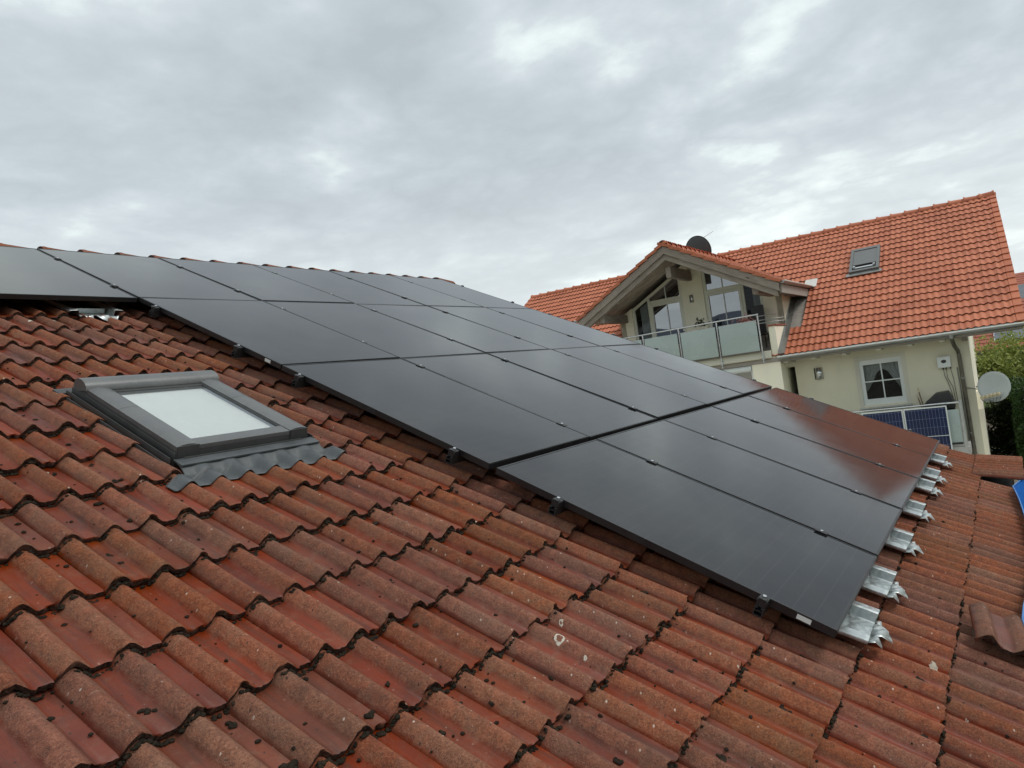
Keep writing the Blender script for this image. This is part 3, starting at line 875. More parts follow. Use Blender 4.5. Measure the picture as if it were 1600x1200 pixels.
for r, (v0, v1) in enumerate(ROWS):
    gm, fm, km = panel_meshes(v1 - v0, r)
    cols = range(-4 if r == 0 else 0, 5)
    for c in cols:
        mtx = ROOF @ Matrix.Translation(rp(c * 1.154 + 0.005, v0, random.uniform(-0.0015, 0.0015))) @ Matrix.Rotation(R(random.uniform(-0.18, 0.18)), 4, 'X') @ Matrix.Rotation(R(random.uniform(-0.22, 0.22)), 4, 'Y')
        p = empty('solar_panel', mat=mtx)
        if r == 0:
            nme = {0: 'first one standing above the second row', 1: 'fourth from its right end', 2: 'third from its right end', 3: 'next to last on the right', 4: 'at the far right end'}
            if c >= 0: lab = 'black solar panel in the top row, ' + nme[c]
            elif c == -1: lab = 'black solar panel overhanging open tiles in the top row above the roof window'
            else: lab = 'black solar panel of the top row, %s beyond the photo edge' % {-2: 'first', -3: 'second', -4: 'third'}[c]
        else:
            nme = {0: 'at its left end', 1: 'second from left', 2: 'in the middle', 3: 'second from right', 4: 'at its right end'}
            lab = 'black solar panel in the %s, %s' % (rown[r], nme[c])
        tag(p, lab, 'solar panel', 'black solar panels mounted on the near roof')
        link('frame', fm, p); link('glass', gm, p); link('backsheet', km, p)
        panels[(r, c)] = p
for (r, v) in ((1, 3.33), (3, 6.93)):
    p = panels[(r, 0)]
    bm = bmesh.new(); bx(bm, -0.0015, 0.0, -(v - ROWS[r][0]) - 0.03, -(v - ROWS[r][0]) + 0.03, -0.029, -0.008)
    link('sticker', finish(bm, 'sticker', M['white']), p)

# ---- rails with clamps
RAILV = [(0, 0.36, 'upper'), (0, 1.33, 'lower'), (1, 1.99, 'upper'), (1, 3.04, 'lower'), (2, 3.69, 'upper'), (2, 5.01, 'lower'), (3, 5.70, 'upper'), (3, 6.76, 'lower')]
bm = bmesh.new()
bx(bm, -0.024, 0.024, -0.022, 0.022, -0.040, -0.002)
bx(bm, -0.030, -0.002, -0.018, 0.018, -0.002, 0.004)
bevel(bm, 0.003, 1)
clamp_me = finish(bm, 'end_clamp', M['black'], True, 40)
bm = bmesh.new()
tube(bm, [(0, 0, 0.003), (0, 0, 0.010)], 0.009, 6)
bolt_me = finish(bm, 'bolt', M['alu'])
bm = bmesh.new()
bx(bm, -0.0195, 0.0195, -0.035, 0.035, 0.0005, 0.0045)
bx(bm, -0.004, 0.004, -0.03, 0.03, -0.035, 0.0005)
bevel(bm, 0.0012, 1)
mid_me = finish(bm, 'mid_clamp', M['black'], True, 40)
bm = bmesh.new()
bx(bm, -0.012, 0.012, -0.004, 0.004, -0.13, -0.05); bx(bm, -0.012, 0.012, -0.004, 0.12, -0.134, -0.128)
hook_me = finish(bm, 'roof_hook', M['alu'])
for r, v, nm in RAILV:
    ua, ub = (-4.70 if r == 0 else -0.058), 5.86
    rail = empty('mounting_rail', mat=ROOF @ Matrix.Translation(rp(ua, v, 0)))
    tag(rail, 'dark mounting rail under the %s half of the %s of panels' % (nm, rown[r]), 'mounting rail', 'mounting rails under the solar panels')
    bm = bmesh.new()
    L = ub - ua
    for y0, y1, z0, z1 in ((-0.02, -0.016, -0.077, -0.038), (0.016, 0.02, -0.077, -0.038), (-0.016, 0.016, -0.077, -0.073), (-0.016, 0.016, -0.055, -0.052), (-0.016, -0.007, -0.041, -0.038), (0.007, 0.016, -0.041, -0.038)):
        bx(bm, 0, L, y0, y1, z0, z1)
    link('rail_profile', finish(bm, 'rail_profile', M['railblack']), rail)
    for c in range(-4 if r == 0 else 0, 6):
        x = c * 1.154 - ua
        if c in ((-4, 5) if r == 0 else (0, 5)):
            e = link('end_clamp', clamp_me, rail, loc=(x + (-0.022 if c < 5 else 0.027), 0, 0), rot=(0, 0, 0 if c < 5 else math.pi))
        else:
            e = link('mid_clamp', mid_me, rail, loc=(x, 0, 0))
        link('bolt', bolt_me, e)
    for q in range(12 if r == 0 else 6):
        x = 0.35 + q * 0.9
        if r == 0 and nm == 'lower' and q == 4: x = -0.415 - ua
        if x < L: link('roof_hook', hook_me, rail, loc=(x, 0, -0.02))

# ================================================================== 4. ROOF WINDOW
rw = empty('roof_window', mat=ROOF @ Matrix.Translation(rp((SKY_U0 + SKY_U1) / 2, SKY_V1, -0.15)))
tag(rw, 'grey framed roof window with pale blind set in the weathered red tiles', 'roof window')
def rwl(u, v, n): return Vector((u - (SKY_U0 + SKY_U1) / 2, SKY_V1 - v, n + 0.15))
def rwbox(name, u0, u1, v0, v1, n0, n1, mat, bev=0.006):
    a = rwl(u0, v1, n0); b = rwl(u1, v0, n1)
    return box(name, (a.x, b.x, a.y, b.y, a.z, b.z), mat, rw, bev)
# outer frame walls
rwbox('frame', SKY_U0, SKY_U0 + 0.045, SKY_V0 + 0.04, SKY_V1, -0.21, -0.085, M['windark'], 0.004)
rwbox('frame', SKY_U1 - 0.045, SKY_U1, SKY_V0 + 0.04, SKY_V1, -0.21, -0.085, M['windark'], 0.004)
rwbox('frame', SKY_U0 + 0.045, SKY_U1 - 0.045, SKY_V1 - 0.05, SKY_V1 - 0.002, -0.21, -0.088, M['windark'], 0.004)
rwbox('frame', SKY_U0 + 0.045, SKY_U1 - 0.045, SKY_V0 + 0.04, SKY_V0 + 0.09, -0.21, -0.088, M['windark'], 0.004)
# side covers in two lengths with a joint
def cover(u0, u1, v0, v1, cap):
    """rounded side cover, convex profile, closed with an end cap at its lower end"""
    bm = bmesh.new(); seg = 7
    rows = []
    for v in (v0, v1):
        row = []
        for k in range(seg + 1):
            t = k / seg
            uu = u0 + (u1 - u0) * t
            n = -0.078 + 0.020 * math.sin(math.pi * (0.12 + 0.76 * t)) ** 0.7
            row.append(bm.verts.new(rwl(uu, v, n)))
        rows.append(row)
    for k in range(seg): bm.faces.new((rows[0][k], rows[0][k + 1], rows[1][k + 1], rows[1][k]))
    for row, vv in zip(rows, (v0, v1)):
        lo = [bm.verts.new(rwl(u0, vv, -0.100)), bm.verts.new(rwl(u1, vv, -0.100))]
        bm.faces.new(row + [lo[1], lo[0]])
    for k, uu in ((0, u0), (seg, u1)):
        a = [bm.verts.new(rwl(uu, v0, -0.100)), bm.verts.new(rwl(uu, v1, -0.100))]
        bm.faces.new((rows[0][k], rows[1][k], a[1], a[0]))
    return link('side_cover', finish(bm, 'side_cover', M['wingrey'], True, 35), rw)
for ua, ub in ((SKY_U0 + 0.004, SKY_U0 + 0.118), (SKY_U1 - 0.118, SKY_U1 - 0.004)):
    cover(ua, ub, SKY_V0 + 0.10, 3.80, False); cover(ua, ub, 3.8025, SKY_V1 - 0.004, True)
    rwbox('end_cap', ua + 0.002, ub - 0.002, SKY_V1 - 0.0035, SKY_V1 + 0.003, -0.125, -0.064, M['windark'], 0.003)
# lower rail, sash
rwbox('lower_rail', SKY_U0 + 0.119, SKY_U1 - 0.119, SKY_V1 - 0.085, SKY_V1 - 0.004, -0.098, -0.070, M['wingrey'], 0.006)
rwbox('drip_strip', SKY_U0 + 0.04, SKY_U1 - 0.04, SKY_V1 + 0.001, SKY_V1 + 0.012, -0.150, -0.120, M['windark'], 0.003)
rwbox('sash', SKY_U0 + 0.1185, SKY_U0 + 0.128, SKY_V0 + 0.14, SKY_V1 - 0.086, -0.10, -0.074, M['windark'], 0.002)
rwbox('sash', SKY_U1 - 0.128, SKY_U1 - 0.1185, SKY_V0 + 0.14, SKY_V1 - 0.086, -0.10, -0.074, M['windark'], 0.002)
# top hood: a half round along the head
bm = bmesh.new(); seg = 10
hood = [(0.0, -0.115), (0.0, -0.075), (0.012, -0.048), (0.040, -0.032), (0.075, -0.028), (0.108, -0.036), (0.128, -0.052), (0.134, -0.075), (0.118, -0.078)]
A = [bm.verts.new(rwl(SKY_U0 - 0.004, SKY_V0 + d, n)) for d, n in hood]; B = [bm.verts.new(rwl(SKY_U1 + 0.004, SKY_V0 + d, n)) for d, n in hood]
for k in range(len(hood) - 1): bm.faces.new((A[k], A[k + 1], B[k + 1], B[k]))
bm.faces.new(A); bm.faces.new(B[::-1])
link('top_hood', finish(bm, 'top_hood', M['wingrey'], True, 45), rw)
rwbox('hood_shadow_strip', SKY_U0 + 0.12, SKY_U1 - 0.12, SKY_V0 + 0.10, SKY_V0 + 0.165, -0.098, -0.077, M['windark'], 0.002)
# pane and blind
def flat(name, u0, u1, v0, v1, n, mat):
    bm = bmesh.new()
    bx(bm, *sum(zip(rwl(u0, v1, n - 0.004), rwl(u1, v0, n)), ()))
    return link(name, finish(bm, name, mat), rw)
flat('pane', SKY_U0 + 0.126, SKY_U1 - 0.126, SKY_V0 + 0.13, SKY_V1 - 0.084, -0.080, M['skyglass'])
flat('blind', SKY_U0 + 0.12, SKY_U1 - 0.12, SKY_V0 + 0.10, SKY_V1 - 0.08, -0.100, M['blind'])
flat('lining', SKY_U0 + 0.045, SKY_U1 - 0.045, SKY_V0 + 0.08, SKY_V1 - 0.05, -0.20, M['dark'])
# side gutters of the flashing: folded sheet with two upstands
for s, uo in ((-1, SKY_U0), (1, SKY_U1)):
    for dd, n0, n1 in ((0.0015, -0.19, -0.098), (0.030, -0.19, -0.112), (0.058 if s < 0 else 0.045, -0.19, -0.128)):
        rwbox('flashing_fold', *(sorted((uo + s * dd, uo + s * (dd + 0.004)))), SKY_V0 - 0.01, SKY_V1 + (0.0 if dd < 0.02 else 0.01), n0, n1, M['windark'], 0.001)
    rwbox('flashing_tray', *(sorted((uo + s * 0.001, uo + s * (0.07 if s < 0 else 0.05)))), SKY_V0 - 0.012, SKY_V1 + 0.02, -0.178, -0.172, M['windark'], 0.001)
rwbox('head_flashing', SKY_U0 - 0.075, SKY_U1 + 0.05, SKY_V0 - 0.07, SKY_V0 + 0.002, -0.150, -0.125, M['windark'], 0.003)
# apron dressed over the tiles below
bm = bmesh.new()
na, nv = 78, 12
ua, ub = SKY_U0 - 0.13, SKY_U1 + 0.13
grid = []
for j in range(nv + 1):
    v = SKY_V1 + 0.004 + (4.555 - SKY_V1) * j / nv
    row = []
    for i in range(na + 1):
        lim = min(1.0, max(0.0, (v - 4.445) / 0.03))
        la, lb = SKY_U0 - 0.012 - 0.118 * lim, SKY_U1 + 0.03 + 0.09 * lim
        uu = la + (lb - la) * i / na
        vb = 4.78
        surf = TROUGH_N - (vb - v) * TILT + HROLL * prof((uu - COL0) % TW)
        t = min(1.0, max(0.0, (j - 3) / 4))
        flat_n = -0.126 - 0.010 * j / 3 if j <= 3 else -0.133
        n = flat_n * (1 - t) + (surf + 0.010) * t
        n += 0.0022 * mnoise.noise(Vector((uu * 22, v * 14, 0))) * (1 if j > 2 else 0)
        vv = v + (0.020 * mnoise.noise(Vector((uu * 5, 1.0, 0))) + 0.006 * math.sin(uu * 42)) * (j / nv)
        row.append(bm.verts.new(rwl(uu, vv, n)))
    grid.append(row)
for a, b in zip(grid, grid[1:]):
    for i in range(na): bm.faces.new((a[i], b[i], b[i + 1], a[i + 1]))
o = link('apron', finish(bm, 'apron', M['lead'], True, 60), rw)
sol = o.modifiers.new('sheet', 'SOLIDIFY'); sol.thickness = 0.003
rwbox('apron_fold', SKY_U0 - 0.012, SKY_U1 + 0.03, SKY_V1 + 0.014, SKY_V1 + 0.075, -0.132, -0.123, M['lead'], 0.002)

# ================================================================== 5. MOSS ON THE TILES
acc = ([], [])
rnd = random.Random(11)
def tile_surface(u, v):
    k = math.floor((V_BUTT0 - v) / ROWP + 1e-6)
    vb = V_BUTT0 - ROWP * k
    return TROUGH_N - (vb - v) * TILT + HROLL * prof((u - COL0) % TW)
cnt = 0
def in_view(u, v, m=0.03):
    s = screen(ROOF @ rp(u, v, TROUGH_N))
    return s and -m < s[0] < 1 + m and -m < s[1] < 1 + m
N_R = Matrix.Identity(4)
for q in range(60000):
    if cnt > 6500: break
    u = rnd.uniform(-3.0, 6.3); k = rnd.randrange(-1, 17)
    # most lie against the butt edge, where rain washes them together
    if rnd.random() < 0.90:
        dv = rnd.uniform(0.0, 0.012); big = rnd.uniform(0.0022, 0.0085) * (1.25 if rnd.random() < 0.15 else 1)
        if mnoise.noise(Vector((u * 4, k * 1.7, 0))) < rnd.uniform(-0.35, 0.12): continue
    else:
        dv = rnd.uniform(0.02, 0.30); big = abs(rnd.gauss(0, 1)) * 0.0035 + 0.0025
        if prof((u - COL0) % TW) > 0.5: continue
    v = V_BUTT0 - ROWP * k + dv
    if covered(u + 0.1, v) or v > V_EAVE - 0.02 or not in_view(u, v): continue
    if SKY_U0 - 0.08 < u < SKY_U1 + 0.06 and SKY_V0 - 0.1 < v < 4.62: continue
    d = (ROOF @ rp(u, v) - CAM_LOC).length
    if d > 6.5 and rnd.random() < 0.6: continue
    lump(acc, rp(u, v, tile_surface(u, v) + big * 0.25), big, 0.6, q)
    cnt += 1
# a few large tufts in the foreground troughs
for (u, v, r_) in ((-1.93, 6.10, 0.019), (-1.96, 5.86, 0.011), (-1.60, 6.09, 0.012), (-2.05, 5.70, 0.013), (-1.45, 6.02, 0.009), (-0.9, 6.93, 0.014), (-0.43, 7.02, 0.013),
                   (-0.05, 6.98, 0.010), (-1.33, 5.15, 0.010), (-1.15, 6.7, 0.012), (-0.62, 6.62, 0.008), (-1.8, 4.9, 0.011), (-1.52, 4.38, 0.012), (-1.56, 4.15, 0.009),
                   (-1.0, 5.6, 0.01), (-0.75, 5.2, 0.012), (-0.3, 4.9, 0.01), (-0.2, 6.3, 0.012), (0.05, 6.6, 0.011), (-0.6, 7.3, 0.015), (-0.2, 7.45, 0.013), (0.3, 7.4, 0.016)):
    # slide to the nearest trough
    ph = (u - COL0) % 0.15
    u += -ph if ph < 0.075 else 0.15 - ph
    for q in range(6):
        lump(acc, rp(u + rnd.gauss(0, r_ * 0.6), v + rnd.gauss(0, r_ * 0.6), tile_surface(u, v) + 0.003), r_ * rnd.uniform(0.45, 0.9), 0.55, 900 + q + int(u * 1000))
moss_me = bpy.data.meshes.new('moss'); moss_me.from_pydata(acc[0], [], acc[1]); moss_me.materials.append(M['moss'])
moss_me.polygons.foreach_set('use_smooth', [True] * len(moss_me.polygons))
tag(link('moss', moss_me, None, mat=ROOF), 'black moss tufts caught along the tile edges', 'moss', kind='stuff')

# ================================================================== 6. BLUE SCAFFOLD NET AT THE EAVE
inner = [(6.3, 7.992, -0.06), (5.4, 7.822, -0.06), (4.82, 7.737, -0.06), (4.64, 7.756, -0.06), (4.30, 7.782, -0.06), (3.95, 7.800, -0.06), (3.53, 7.819, -0.06), (3.06, 7.834, -0.06), (2.39, 7.826, -0.06), (1.86, 7.789, -0.06), (1.476, 7.758, -0.06), (1.262, 7.750, -0.06), (1.174, 7.757, -0.06)]
bm = bmesh.new(); rows = []
for i, (u, v, n) in enumerate(inner):
    row = []
    for j in range(9):
        t = j / 8
        o_ = 0.36 * min(1.0, t / 0.5) + 0.10 * t; d_ = 0.03 * t + 1.1 * max(0.0, t - 0.42)
        row.append(bm.verts.new(rp(u + 0.02 * math.sin(j * 1.7 + i), v + o_ + 0.45 * d_, n - 0.9 * d_ + 0.02 * math.sin(i * 2.1 + j * 0.9) * t)))
    rows.append(row)
for a, b in zip(rows, rows[1:]):
    for j in range(8): bm.faces.new((a[j], b[j], b[j + 1], a[j + 1]))
net_e = empty('scaffold_net', mat=ROOF)
tag(net_e, 'bright blue scaffold net draped along the eave at the right edge', 'net')
me = finish(bm, 'mesh_sheet', M['net'], True)
uv_planar(me, lambda c: c.x, lambda c: c.y)
link('mesh_sheet', me, net_e)
tube_obj('hem', [rp(u, v + 0.004, n + 0.006) for u, v, n in inner], 0.0045, M['rope'], net_e, 6)
# ================================================================== 7. NEIGHBOUR HOUSE
NB = Vector((16.491, -7.408, 0)); NRZ = R(-88.75)
H0 = 5.40                                   # its gutter is this far above the ground
nh = empty('neighbour_house', NB, NRZ)
tag(nh, 'cream house with orange tiled roof, gabled wing and glass balcony behind the panels', 'house')
def hb(name, x0, x1, y0, y1, z0, z1, mat, parent=None, bev=0.0):
    return box(name, (x0, x1, y0, y1, z0 + H0, z1 + H0), mat, parent or nh, bev)
def hp(name, pts, a0, a1, axis, mat, parent=None, bev=0.0):
    """prism given in house coordinates with z relative to the gutter"""
    if axis == 'z': q = pts
    else: q = [(p[0], p[1] + H0) for p in pts]
    return prism_obj(name, q, a0, a1, axis, mat, parent or nh, bev)
def ht(name, pts, r, mat, parent=None, seg=10):
    return tube_obj(name, [(x, y, z + H0) for x, y, z in pts], r, mat, parent or nh, seg)
P1 = R(30.5); T1 = math.tan(P1)
RIDGE_Y, RIDGE_Z = 6.47, 6.47 * T1
XL, XR = -16.15, 0.03                        # verge ends of the main roof
WX0, WX1 = -16.0, -1.06                       # gable walls
FY = 0.65                                     # main facade
GX, GXL, GXR = -7.66, -10.04, -5.20           # wing: ridge line, left and right wall
GY = 1.25                                     # gable wall behind the balcony
P2 = R(29.0); T2 = math.tan(P2)
G_APEX = 3.42
GEL, GER = GX - 2.86, GX + 2.86               # wing eaves
GF = -0.60                                    # front of the wing roof

def wall_open(name, x0, x1, z0, z1, y0, y1, opens, mat):
    """a wall from y0 (front) to y1 with rectangular openings cut through it"""
    bm = bmesh.new()
    xs = sorted({x0, x1, *[o[0] for o in opens], *[o[1] for o in opens]}); zs = sorted({z0, z1, *[o[2] for o in opens], *[o[3] for o in opens]})
    hole = lambda i, j: any(o[0] <= (xs[i] + xs[i + 1]) / 2 <= o[1] and o[2] <= (zs[j] + zs[j + 1]) / 2 <= o[3] for o in opens)
    V = {}
    def vert(i, j, s):
        if (i, j, s) not in V: V[(i, j, s)] = bm.verts.new((xs[i], (y0, y1)[s], zs[j] + H0))
        return V[(i, j, s)]
    nx, nz = len(xs) - 1, len(zs) - 1
    solid = {(i, j): not hole(i, j) for i in range(nx) for j in range(nz)}
    for (i, j), ok in solid.items():
        if not ok: continue
        for s in (0, 1): bm.faces.new([vert(i, j, s), vert(i + 1, j, s), vert(i + 1, j + 1, s), vert(i, j + 1, s)])
        for di, dj, a, b in ((-1, 0, (i, j), (i, j + 1)), (1, 0, (i + 1, j), (i + 1, j + 1)), (0, -1, (i, j), (i + 1, j)), (0, 1, (i, j + 1), (i + 1, j + 1))):
            if not solid.get((i + di, j + dj), False):
                bm.faces.new([vert(*a, 0), vert(*b, 0), vert(*b, 1), vert(*a, 1)])
    return link(name, finish(bm, name, mat), nh)

# ---- walls
wall_open('wall', GXR - 0.0, WX1, -H0, 0.12, FY, FY + 0.3, [(-3.47, -2.50, -1.60, -0.46), (-5.19, -5.0, -H0 + 2.0, -0.38)], M['beige'])
wall_open('wall', WX0, GXL, -H0, 0.12, FY, FY + 0.3, [], M['beige'])
hp('gable_wall', [(FY + 0.003, -H0), (FY + 0.003, 0.10), (FY + 0.003, FY * T1 - 0.22), (RIDGE_Y, RIDGE_Z - 0.24), (2 * RIDGE_Y - FY, FY * T1 - 0.22), (2 * RIDGE_Y - FY, -H0)], WX1 - 0.3, WX1 + 0.004, 'x', M['cream'])
hp('gable_wall', [(FY + 0.003, -H0), (FY + 0.003, FY * T1 - 0.22), (RIDGE_Y, RIDGE_Z - 0.24), (2 * RIDGE_Y - FY, FY * T1 - 0.22), (2 * RIDGE_Y - FY, -H0)], WX0 - 0.004, WX0 + 0.3, 'x', M['cream'])
hb('rear_wall', WX0 + 0.3, WX1 - 0.3, 2 * RIDGE_Y - FY - 0.3, 2 * RIDGE_Y - FY, -H0, 0.1, M['beige'])
hb('dark_room', -5.0, -1.4, FY + 1.3, FY + 1.35, -3.4, 0.1, M['dark'])
# lower gable projection seen beside the dish
hp('wall_buttress', [(FY + 0.06, -H0), (FY + 0.06, -1.95), (FY + 0.35, -1.55), (FY + 2.0, -1.55), (FY + 2.0, -H0)], WX1 + 0.004, WX1 + 0.10, 'x', M['cream'])

# wing: lower body and side walls
wall_open('wing_wall', GXL, GXR - 0.18, -H0, -0.05, 0.0, 0.3, [(-8.6, -5.93, -2.5, -0.17)], M['cream'])
hb('wing_corner', GXR - 0.18, GXR, 0.0, 4.6, -H0, -0.05, M['cream'])
hb('wing_corner', GXL, GXL + 0.18, 0.3, 4.6, -H0, -0.05, M['cream'])
hp('wing_side_wall', [(GY, -0.05), (GY, 1.72), (4.6, 1.72), (4.6, -0.05)], GXR - 0.16, GXR, 'x', M['beige'])
hp('wing_side_wall', [(GY, -0.05), (GY, 1.72), (4.6, 1.72), (4.6, -0.05)], GXL, GXL + 0.16, 'x', M['beige'])
# balcony floor, fascia and corner parapet
hb('balcony_slab', GXL + 0.0, GXR - 0.185, -0.12, GY, -0.05, 0.14, M['cap'])
bm = bmesh.new()
prism(bm, [(-0.003, -0.05 + H0), (-0.003, 0.76 + H0), (GY - 0.003, 0.76 + H0), (GY - 0.003, -0.05 + H0)], GXR - 0.18, GXR + 0.003, 'x')
bevel(bm, 0.03, 3)
link('parapet', finish(bm, 'parapet', M['cream'], True, 50), nh)
hb('coping', GXR - 0.20, GXR + 0.03, -0.03, GY - 0.01, 0.765, 0.80, M['clay_far'], bev=0.008)
# gable wall pillars between the windows, under the sloping roof
def under(x): return G_APEX - abs(x - GX) * T2 - 0.30
def pillar(x0, x1):
    pts = [(x0, 0.14), (x0, under(x0))]
    if x0 < GX < x1: pts.append((GX, under(GX)))
    pts += [(x1, under(x1)), (x1, 0.14)]
    hp('gable_front', pts, GY, GY + 0.25, 'y', M['cream'])
LW0, LW1, RW0, RW1 = -9.62, -7.98, -7.33, -5.70
pillar(GXL + 0.002, LW0); pillar(LW1, RW0); pillar(RW1, GXR - 0.002)
for a, b in ((LW0, LW1), (RW0, RW1)):
    hp('gable_front', [(a, 0.14), (a, 0.20), (b, 0.20), (b, 0.14)], GY + 0.01, GY + 0.25, 'y', M['cream'])
hp('dark_room', [(GXL + 0.17, 0.15), (GXL + 0.17, 1.70), (GX, 3.05), (GXR - 0.17, 1.70), (GXR - 0.17, 0.15)], GY + 2.6, GY + 2.65, 'y', M['dark'])
hb('dark_room', GXL + 0.17, GXR - 0.17, GY + 0.26, GY + 2.6, 0.12, 0.14, M['greywood'])

# ---- gable windows
def bar(bm, a, b, w, d0, d1):
    """frame bar of width w in the plane y, from point a to b (x,z)"""
    ax, az = a; bx_, bz = b
    dx, dz = bx_ - ax, bz - az; L = math.hypot(dx, dz); nx, nz = -dz / L * w / 2, dx / L * w / 2
    prism(bm, [(ax + nx, az + nz + H0), (bx_ + nx, bz + nz + H0), (bx_ - nx, bz - nz + H0), (ax - nx, az - nz + H0)], d0, d1, 'y')
def gable_window(x0, x1, inner, door0, door1, munt, side0, side1, curtain):
    zf = 0.20
    top = lambda x: under(x) - 0.03
    w = empty('gable_window', parent=nh)
    bm = bmesh.new()
    y0, y1 = GY + 0.045, GY + 0.115
    fw = 0.085
    for a, b in (((x0 + fw / 2, zf), (x0 + fw / 2, top(x0) - 0.05)), ((x1 - fw / 2, zf), (x1 - fw / 2, top(x1) - 0.05)), ((x0, top(x0) - 0.05), (x1, top(x1) - 0.05))):
        bar(bm, a, b, fw, y0, y1)
    bar(bm, (inner, zf), (inner, top(inner) - 0.06), 0.075, y0 + 0.003, y1 - 0.003)
    bar(bm, (min(door0, door1), 2.09), (max(door0, door1), 2.09), 0.11, y0 + 0.004, y1 - 0.004)
    link('frame', finish(bm, 'frame', M['ivory']), w)
    bm = bmesh.new()
    for xx in (door0, door1):
        s = 0.035 if xx == min(door0, door1) else -0.035
        bar(bm, (xx + s, zf), (xx + s, 2.03), 0.07, y0 - 0.012, y1 - 0.012)
    bar(bm, (min(door0, door1) + 0.07, zf + 0.05), (max(door0, door1) - 0.07, zf + 0.05), 0.10, y0 - 0.012, y1 - 0.012)
    bar(bm, (min(door0, door1) + 0.07, 1.995), (max(door0, door1) - 0.07, 1.995), 0.07, y0 - 0.012, y1 - 0.012)
    link('door_frame', finish(bm, 'door_frame', M['ivory']), w)
    bm = bmesh.new()
    bar(bm, (munt, zf + 0.1), (munt, 1.96), 0.026, y0 + 0.010, y0 + 0.03)
    bar(bm, (munt, 2.145), (munt, top(munt) - 0.09), 0.026, y0 + 0.010, y0 + 0.03)
    link('glazing_bar', finish(bm, 'glazing_bar', M['white']), w)
    lo, hi = min(door0, door1), max(door0, door1)
    for nm, pts, mt in (('pane', [(lo + 0.07, zf + 0.1), (hi - 0.07, zf + 0.1), (hi - 0.07, 1.96), (lo + 0.07, 1.96)], M['glass']),
                        ('pane', [(lo + 0.02, 2.145), (hi, 2.145), (hi, top(hi) - 0.06), (lo + 0.02, top(lo + 0.02) - 0.06)], M['glass']),
                        ('pane', [(side0, zf), (side1, zf), (side1, top(side1) - 0.06), (side0, top(side0) - 0.06)], M['seeglass'])):
        bm = bmesh.new(); prism(bm, [(x, z + H0) for x, z in pts], y0 + 0.034, y0 + 0.046, 'y')
        link(nm, finish(bm, nm, mt), w)
    # curtain behind the sidelight
    bm = bmesh.new(); n = 40; rows = []
    for j in (0, 1):
        row = []
        for i in range(n + 1):
            x = curtain[0] + (curtain[1] - curtain[0]) * i / n
            z = (zf, top(x) - 0.10)[j]
            row.append(bm.verts.new((x, GY + 0.24 + 0.025 * math.sin(i * 1.15), z + H0)))
        rows.append(row)
    for i in range(n): bm.faces.new((rows[0][i], rows[0][i + 1], rows[1][i + 1], rows[1][i]))
    link('curtain', finish(bm, 'curtain', M['curtain'], True), w)
    bm = bmesh.new(); hx = hi - 0.035 if door0 < door1 else lo + 0.035
    tube(bm, [(hx, y0 - 0.012, 1.06 + H0), (hx, y0 - 0.06, 1.06 + H0), (hx - 0.1, y0 - 0.06, 1.06 + H0)], 0.011, 8)
    link('handle', finish(bm, 'handle', M['blackplastic'], True, 50), w)
gable_window(LW0, LW1, -9.06, -9.02, -8.03, -8.50, LW0 + 0.07, -9.09, (-9.44, -9.10))
gable_window(RW0, RW1, -6.24, -7.28, -6.28, -6.78, -6.21, RW1 - 0.07, (-6.02, -5.76))

# ---- main facade window
w = empty('window', parent=nh)
x0, x1, z0, z1 = -3.47, -2.50, -1.60, -0.46
bm = bmesh.new(); y0, y1 = FY + 0.03, FY + 0.10
for a, b in (((x0 + 0.045, z0), (x0 + 0.045, z1)), ((x1 - 0.04, z0), (x1 - 0.04, z1)), ((x0, z0 + 0.075), (x1, z0 + 0.075)), ((x0, z1 - 0.06), (x1, z1 - 0.06))):
    bar(bm, a, b, 0.09 if a[0] == b[0] else (0.15 if a[1] < -1 else 0.12), y0 + (0.004 if a[0] == b[0] else 0), y1)
link('frame', finish(bm, 'frame', M['white']), w)
bm = bmesh.new()
bar(bm, (-2.975, z0 + 0.15), (-2.975, z1 - 0.12), 0.028, y0 + 0.012, y0 + 0.03); bar(bm, (x0 + 0.09, -1.01), (x1 - 0.08, -1.01), 0.028, y0 + 0.014, y0 + 0.028)
link('glazing_bar', finish(bm, 'glazing_bar', M['white']), w)
bm = bmesh.new()
for a, b in (((x0 - 0.05, z0 - 0.04), (x0 - 0.05, z1 + 0.11)), ((x1 + 0.05, z0 - 0.04), (x1 + 0.05, z1 + 0.11))): bar(bm, a, b, 0.10, FY - 0.006, FY + 0.001)
bar(bm, (x0, z1 + 0.055), (x1, z1 + 0.055), 0.11, FY - 0.006, FY + 0.001)
link('surround', finish(bm, 'surround', M['cap']), w)
hb('pane', x0 + 0.085, x1 - 0.075, y0 + 0.03, y0 + 0.042, z0 + 0.145, z1 - 0.115, M['seeglass'], w)
hb('sill', x0 - 0.10, x1 + 0.10, FY - 0.07, FY + 0.03, z0 - 0.09, z0 - 0.045, M['gutterin'], w, 0.006)
# gathered curtains, parted in the middle like a tent
for s in (-1, 1):
    bm = bmesh.new(); n = 30; rows = []
    for j in range(9):
        t = j / 8
        row = []
        for i in range(n + 1):
            f = i / n
            xc = -2.975; half = 0.43
            xin = 0.03 + 0.34 * (t ** 1.3) if t > 0.25 else 0.0
            x = xc + s * (half - (half - xin) * f)
            row.append(bm.verts.new((x, FY + 0.20 + 0.022 * math.sin(f * 26 + 2 * t), -0.55 - 0.72 * t + H0 + 0.04 * f * t)))
        rows.append(row)
    for a, b in zip(rows, rows[1:]):
        for i in range(n): bm.faces.new((a[i], a[i + 1], b[i + 1], b[i]))
    link('curtain', finish(bm, 'curtain', M['curtain'], True), w)
